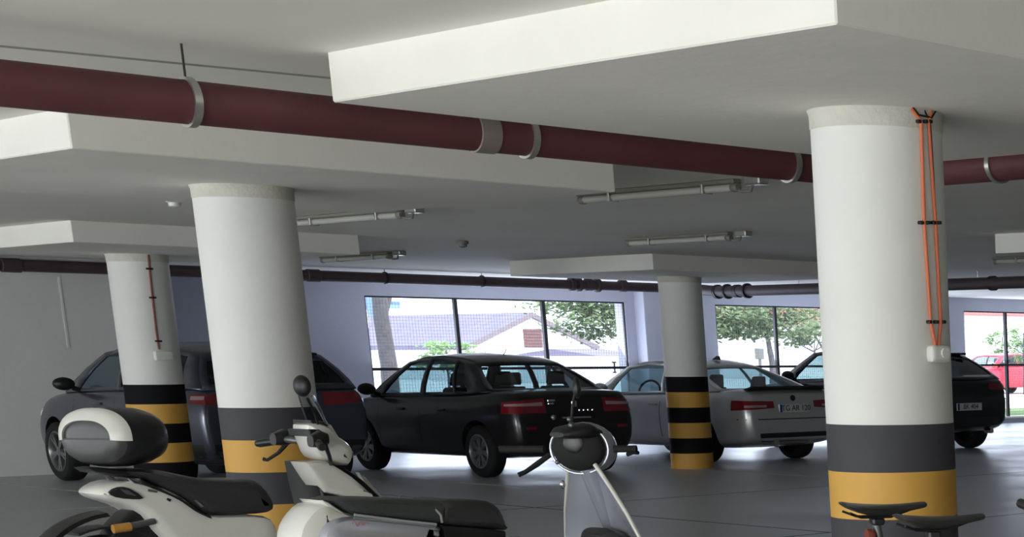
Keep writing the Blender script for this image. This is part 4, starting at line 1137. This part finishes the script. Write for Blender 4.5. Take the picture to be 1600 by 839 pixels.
# house with the gable, seen through the first window
Yg = 95.0
def P(x, y): return at_y(x, y, Yg)
pk, el, sb = P(825, 488), P(722, 538), P(817, 514)
hw = pk.x - el.x; xr = pk.x + hw
t = thing('house', 'white house with a lilac-grey gable roof behind the first window', 'house', (pk.x, Yg, GZ))
ze, zp = el.z - GZ, pk.z - GZ
Ln = 26.0
b = bmesh.new(); loft(b, [[(-hw + .3, 0, 0), (hw - .3, 0, 0), (hw - .3, 0, ze), (0, 0, zp - .15), (-hw + .3, 0, ze)], [(-hw + .3, Ln, 0), (hw - .3, Ln, 0), (hw - .3, Ln, ze), (0, Ln, zp - .15), (-hw + .3, Ln, ze)]])
link('wall', b, M['plaster'], t)
for s in (-1, 1):
    b = bmesh.new()
    loft(b, [[(0, -.35, zp), (s * hw, -.35, ze - .05), (s * hw, -.35, ze - .28), (0, -.35, zp - .22)], [(0, Ln, zp), (s * hw, Ln, ze - .05), (s * hw, Ln, ze - .28), (0, Ln, zp - .22)]])
    link('roof_slope', b, M['roof_grey'], t)
    b = bmesh.new(); loft(b, [[(0, -.42, zp), (s * hw, -.42, ze - .05), (s * hw, -.42, ze - .33), (0, -.42, zp - .27)], [(0, -.35, zp), (s * hw, -.35, ze - .05), (s * hw, -.35, ze - .33), (0, -.35, zp - .27)]])
    link('barge_board', b, M['barge'], t)
s0, s1 = P(817, 514), P(848, 543)
sh = link('window_shutter', new_box(s0.x - pk.x, s1.x - pk.x, -.06, .05, s1.z - GZ, s0.z - GZ, bevel=.02, seg=1), M['shutter'], t)
for k in range(6):
    z = s1.z - GZ + (s0.z - s1.z) * (k + .5) / 6
    link('slat', new_box(s0.x - pk.x + .08, s1.x - pk.x - .08, -.09, -.05, z - .03, z + .03), M['shutter'], sh)
link('chimney', new_box(-hw * .55, -hw * .55 + .6, 14, 14.6, ze, zp + .3), M['plaster'], t)

def far_house(label, x0, x1, ytop, yeave, Y, depth, wall_m, roof_m, ridge_x=True):
    a, c = at_y(x0, yeave, Y), at_y(x1, yeave, Y)
    zt = at_y((x0 + x1) / 2, ytop, Y).z - GZ; ze = a.z - GZ
    t = thing('house', label, 'house', (a.x, Y, GZ))
    w = c.x - a.x
    link('wall', new_box(0, w, 0, depth, 0, ze), wall_m, t)
    b = bmesh.new()
    loft(b, [[(-.3, -.4, ze), (-.3, depth / 2, zt), (-.3, depth + .4, ze)], [(w + .3, -.4, ze), (w + .3, depth / 2, zt), (w + .3, depth + .4, ze)]])
    link('roof', b, roof_m, t)
    for k in range(3):
        xx = w * (k + .5) / 3
        f = link('window', new_box(xx - .5, xx + .5, -.05, .05, ze * .38, ze * .78), M['plaster'], t)
        link('pane', new_box(xx - .42, xx + .42, -.06, -.03, ze * .42, ze * .74), M['far_pane'], f)
    return t
far_house('low house with grey roof seen at the right end of the first window', 936, 1000, 545, 556, 80, 7, M['plaster'], M['roof_grey'])
far_house('house with a red tiled roof seen through the second window', 1243, 1330, 466, 508, 84, 9, M['plaster'], M['roof_red'])
far_house('long white house with a red roof edge seen through the third window', 1478, 1700, 470, 492, 70, 9, M['plaster'], M['roof_red'])
a, c = at_y(600, 452, 170), at_y(623, 452, 170)
t = thing('apartment_block', 'pale blue tall block at the top left of the first window', 'building', (a.x, 170, GZ))
zt = at_y(600, 440, 170).z - GZ
link('facade', new_box(0, c.x - a.x, 0, 10, 0, zt), M['blue_tower'], t)
for k, y in enumerate((490, 468)):
    z = at_y(600, y - 6, 170).z - GZ
    link('balcony_band', new_box(-.1, c.x - a.x + .1, -.3, 0, z - .5, z + .1), M['plaster'], t)

def tree(name, label, base, crown, rx, ry, rz, n, leaf_m, size, trunk_r=.12, cat='tree', seed=1, branches=6):
    rnd = random.Random(seed)
    t = thing(name, label, cat, (base[0], base[1], GZ))
    c = Vector((crown[0] - base[0], crown[1] - base[1], crown[2] - GZ))
    link('trunk', new_tube([(0, 0, 0), (.03, 0, c.z * .45), (c.x * .12, c.y * .12, c.z * .75), (c.x, c.y, c.z + rz * .5)], [trunk_r, trunk_r * .85, trunk_r * .6, trunk_r * .25], 10), M['bark'], t, True)
    for k in range(branches):
        a = 2 * PI * k / branches + rnd.random()
        e = c + Vector((rx * .75 * math.cos(a), ry * .75 * math.sin(a), rz * (rnd.random() - .35)))
        st = c * (.65 + .25 * rnd.random())
        link('branch', new_tube([st, st.lerp(e, .5) + Vector((0, 0, -.05)), e], [trunk_r * .35, trunk_r * .22, trunk_r * .08], 6), M['bark'], t, True)
    verts, faces = [], []
    # leaf clusters on boughs so that sky shows between them
    boughs = []
    for k in range(max(8, n // 60)):
        while True:
            p = Vector((rnd.uniform(-1, 1), rnd.uniform(-1, 1), rnd.uniform(-1, 1)))
            if .25 < p.length < 1: break
        boughs.append(Vector((p.x * rx, p.y * ry, p.z * rz)))
    for k in range(n):
        q = rnd.choice(boughs)
        o = Vector((rnd.gauss(0, 1) * rx * .17, rnd.gauss(0, 1) * ry * .17, rnd.gauss(0, 1) * rz * .11))
        p = c + q + o
        d = Vector((rnd.uniform(-1, 1), rnd.uniform(-1, 1), rnd.uniform(-.6, .6))).normalized()
        u = d.orthogonal().normalized(); s = size * rnd.uniform(.6, 1.3)
        i = len(verts)
        verts += [p - d * s, p + u * s * .45, p + d * s, p - u * s * .45]
        faces.append((i, i + 1, i + 2, i + 3))
    me = bpy.data.meshes.new('foliage'); me.from_pydata([tuple(v) for v in verts], [], faces); me.materials.append(leaf_m)
    f = bpy.data.objects.new('foliage', me); COL.objects.link(f); f.parent = t; f['kind'] = 'stuff'
    return t
c = at_y(925, 490, 45); b0 = at_y(1010, 560, 45)
tree('tree', 'leafy tree overhanging the right third of the first window', (b0.x, 45), (c.x + .15, 45, c.z + .35), 1.75, 1.3, .95, 5200, M['leaf'], .085, .10, seed=3)
c = at_y(1165, 498, 42); b0 = at_y(1205, 560, 42)
tree('tree', 'broad leafy tree filling the top of the second window', (b0.x, 42), (c.x, 42, c.z + .2), 2.1, 1.4, .75, 6000, M['leaf'], .085, .10, seed=5)
c = at_y(1262, 520, 44); b0 = at_y(1290, 560, 44)
tree('tree', 'thin leafy tree in front of the red roof in the second window', (b0.x, 44), (c.x, 44, c.z + .05), 1.1, .9, .5, 1500, M['leaf'], .075, .06, seed=8)
c = at_y(1568, 530, 50); b0 = at_y(1566, 590, 50)
tree('shrub', 'small pale green shrub behind the third window', (b0.x, 50), (c.x, 50, c.z), .75, .7, .6, 700, M['leaf2'], .075, .05, 'shrub', seed=9)
c = at_y(1600, 535, 46); b0 = at_y(1600, 590, 46)
tree('shrub', 'green shrub cut by the right edge in the third window', (b0.x, 46), (c.x, 46, c.z), .6, .6, .7, 700, M['leaf2'], .075, .05, 'shrub', seed=10)
c = at_y(698, 552, 60); b0 = at_y(698, 570, 60)
tree('shrub', 'round green bush at the foot of the gable house', (b0.x, 60), (c.x, 60, c.z - .1), .95, .9, .55, 1100, M['leaf2'], .09, .05, 'shrub', seed=11)
# thick bare trunk just outside the left end of the first window
p0, p1 = at_y(609, 600, 31.5), at_y(585, 455, 31.5)
t = thing('tree', 'thick grey tree trunk outside the left end of the first window', 'tree', (p0.x, 31.5, GZ))
link('trunk', new_tube([(0.03, 0, -.05), (0, 0, .5), (.02, 0, 1.2), (-.03, 0, 2.0), (0, 0, 3.2)], [.20, .15, .135, .125, .12], 14), M['bark'], t, True)
link('bough', new_tube([(-.02, 0, 1.9), (.25, .1, 2.5), (.5, .2, 3.2)], [.06, .05, .04], 10), M['bark'], t, True)
# street post in window two
q = at_y(1187, 560, 40)
t = thing('street_box', 'small grey box on a post in the second window', 'post box', (q.x, 40, GZ))
link('post', new_tube([(0, 0, 0), (0, 0, q.z - GZ)], .04, 8), M['grey_metal'], t, True)
link('cabinet', new_box(-.10, .10, -.08, .08, q.z - GZ - .02, q.z - GZ + .26, bevel=.02, seg=1), M['grey_metal'], t)

# parked red car outside the third window
q = at_y(1552, 604, 46.5)
RED = dict(SED); RED.update(L=4.1, axles=(.72, 3.25), handles=(1.5, 2.4), mirror_x=2.85)
for k in ('zt', 'zb', 'hw'): RED[k] = [(x * 4.1 / 4.44, v) for x, v in SED[k]]
RED['cols'] = [(.10, .45, 'frame'), (.42, .62, 'quarter'), (.9, .95, 'frame'), (.98, 1.02, 'rear'), (1.5, 1.5, 'rear'), (1.85, 1.85, 'frame'), (1.93, 1.9, 'front'), (2.4, 2.2, 'front'), (2.8, 2.38, 'frame'), (3.1, 2.5, 'frame')]
RED['roof_z'] = [(.4, 1.30), (.9, 1.36), (1.8, 1.38), (2.5, 1.32)]; RED['roof_hw'] = [(.4, .55), (1.5, .61), (2.4, .58)]
RED.pop('plate'); RED['seats'] = ((1.0, .02), (1.9, .02)); RED['door_gaps'] = (1.9, 2.85)
A = make_car(RED, car_paint('red_car_paint', (206, 40, 66), 0.1, 0.3), 'red hatchback parked on the street outside the third window', 'car', (q.x + .5, 47.4, GZ), PI)
A['t'].location.x = q.x + 3.25
for s in (1, -1): A['fan']('headlamp', 3.55, s * .42, s * 118, s * 165, .60, lambda u: .70 - .02 * u, M['clear_lens'], 8, 2)
bpy.context.view_layer.update()
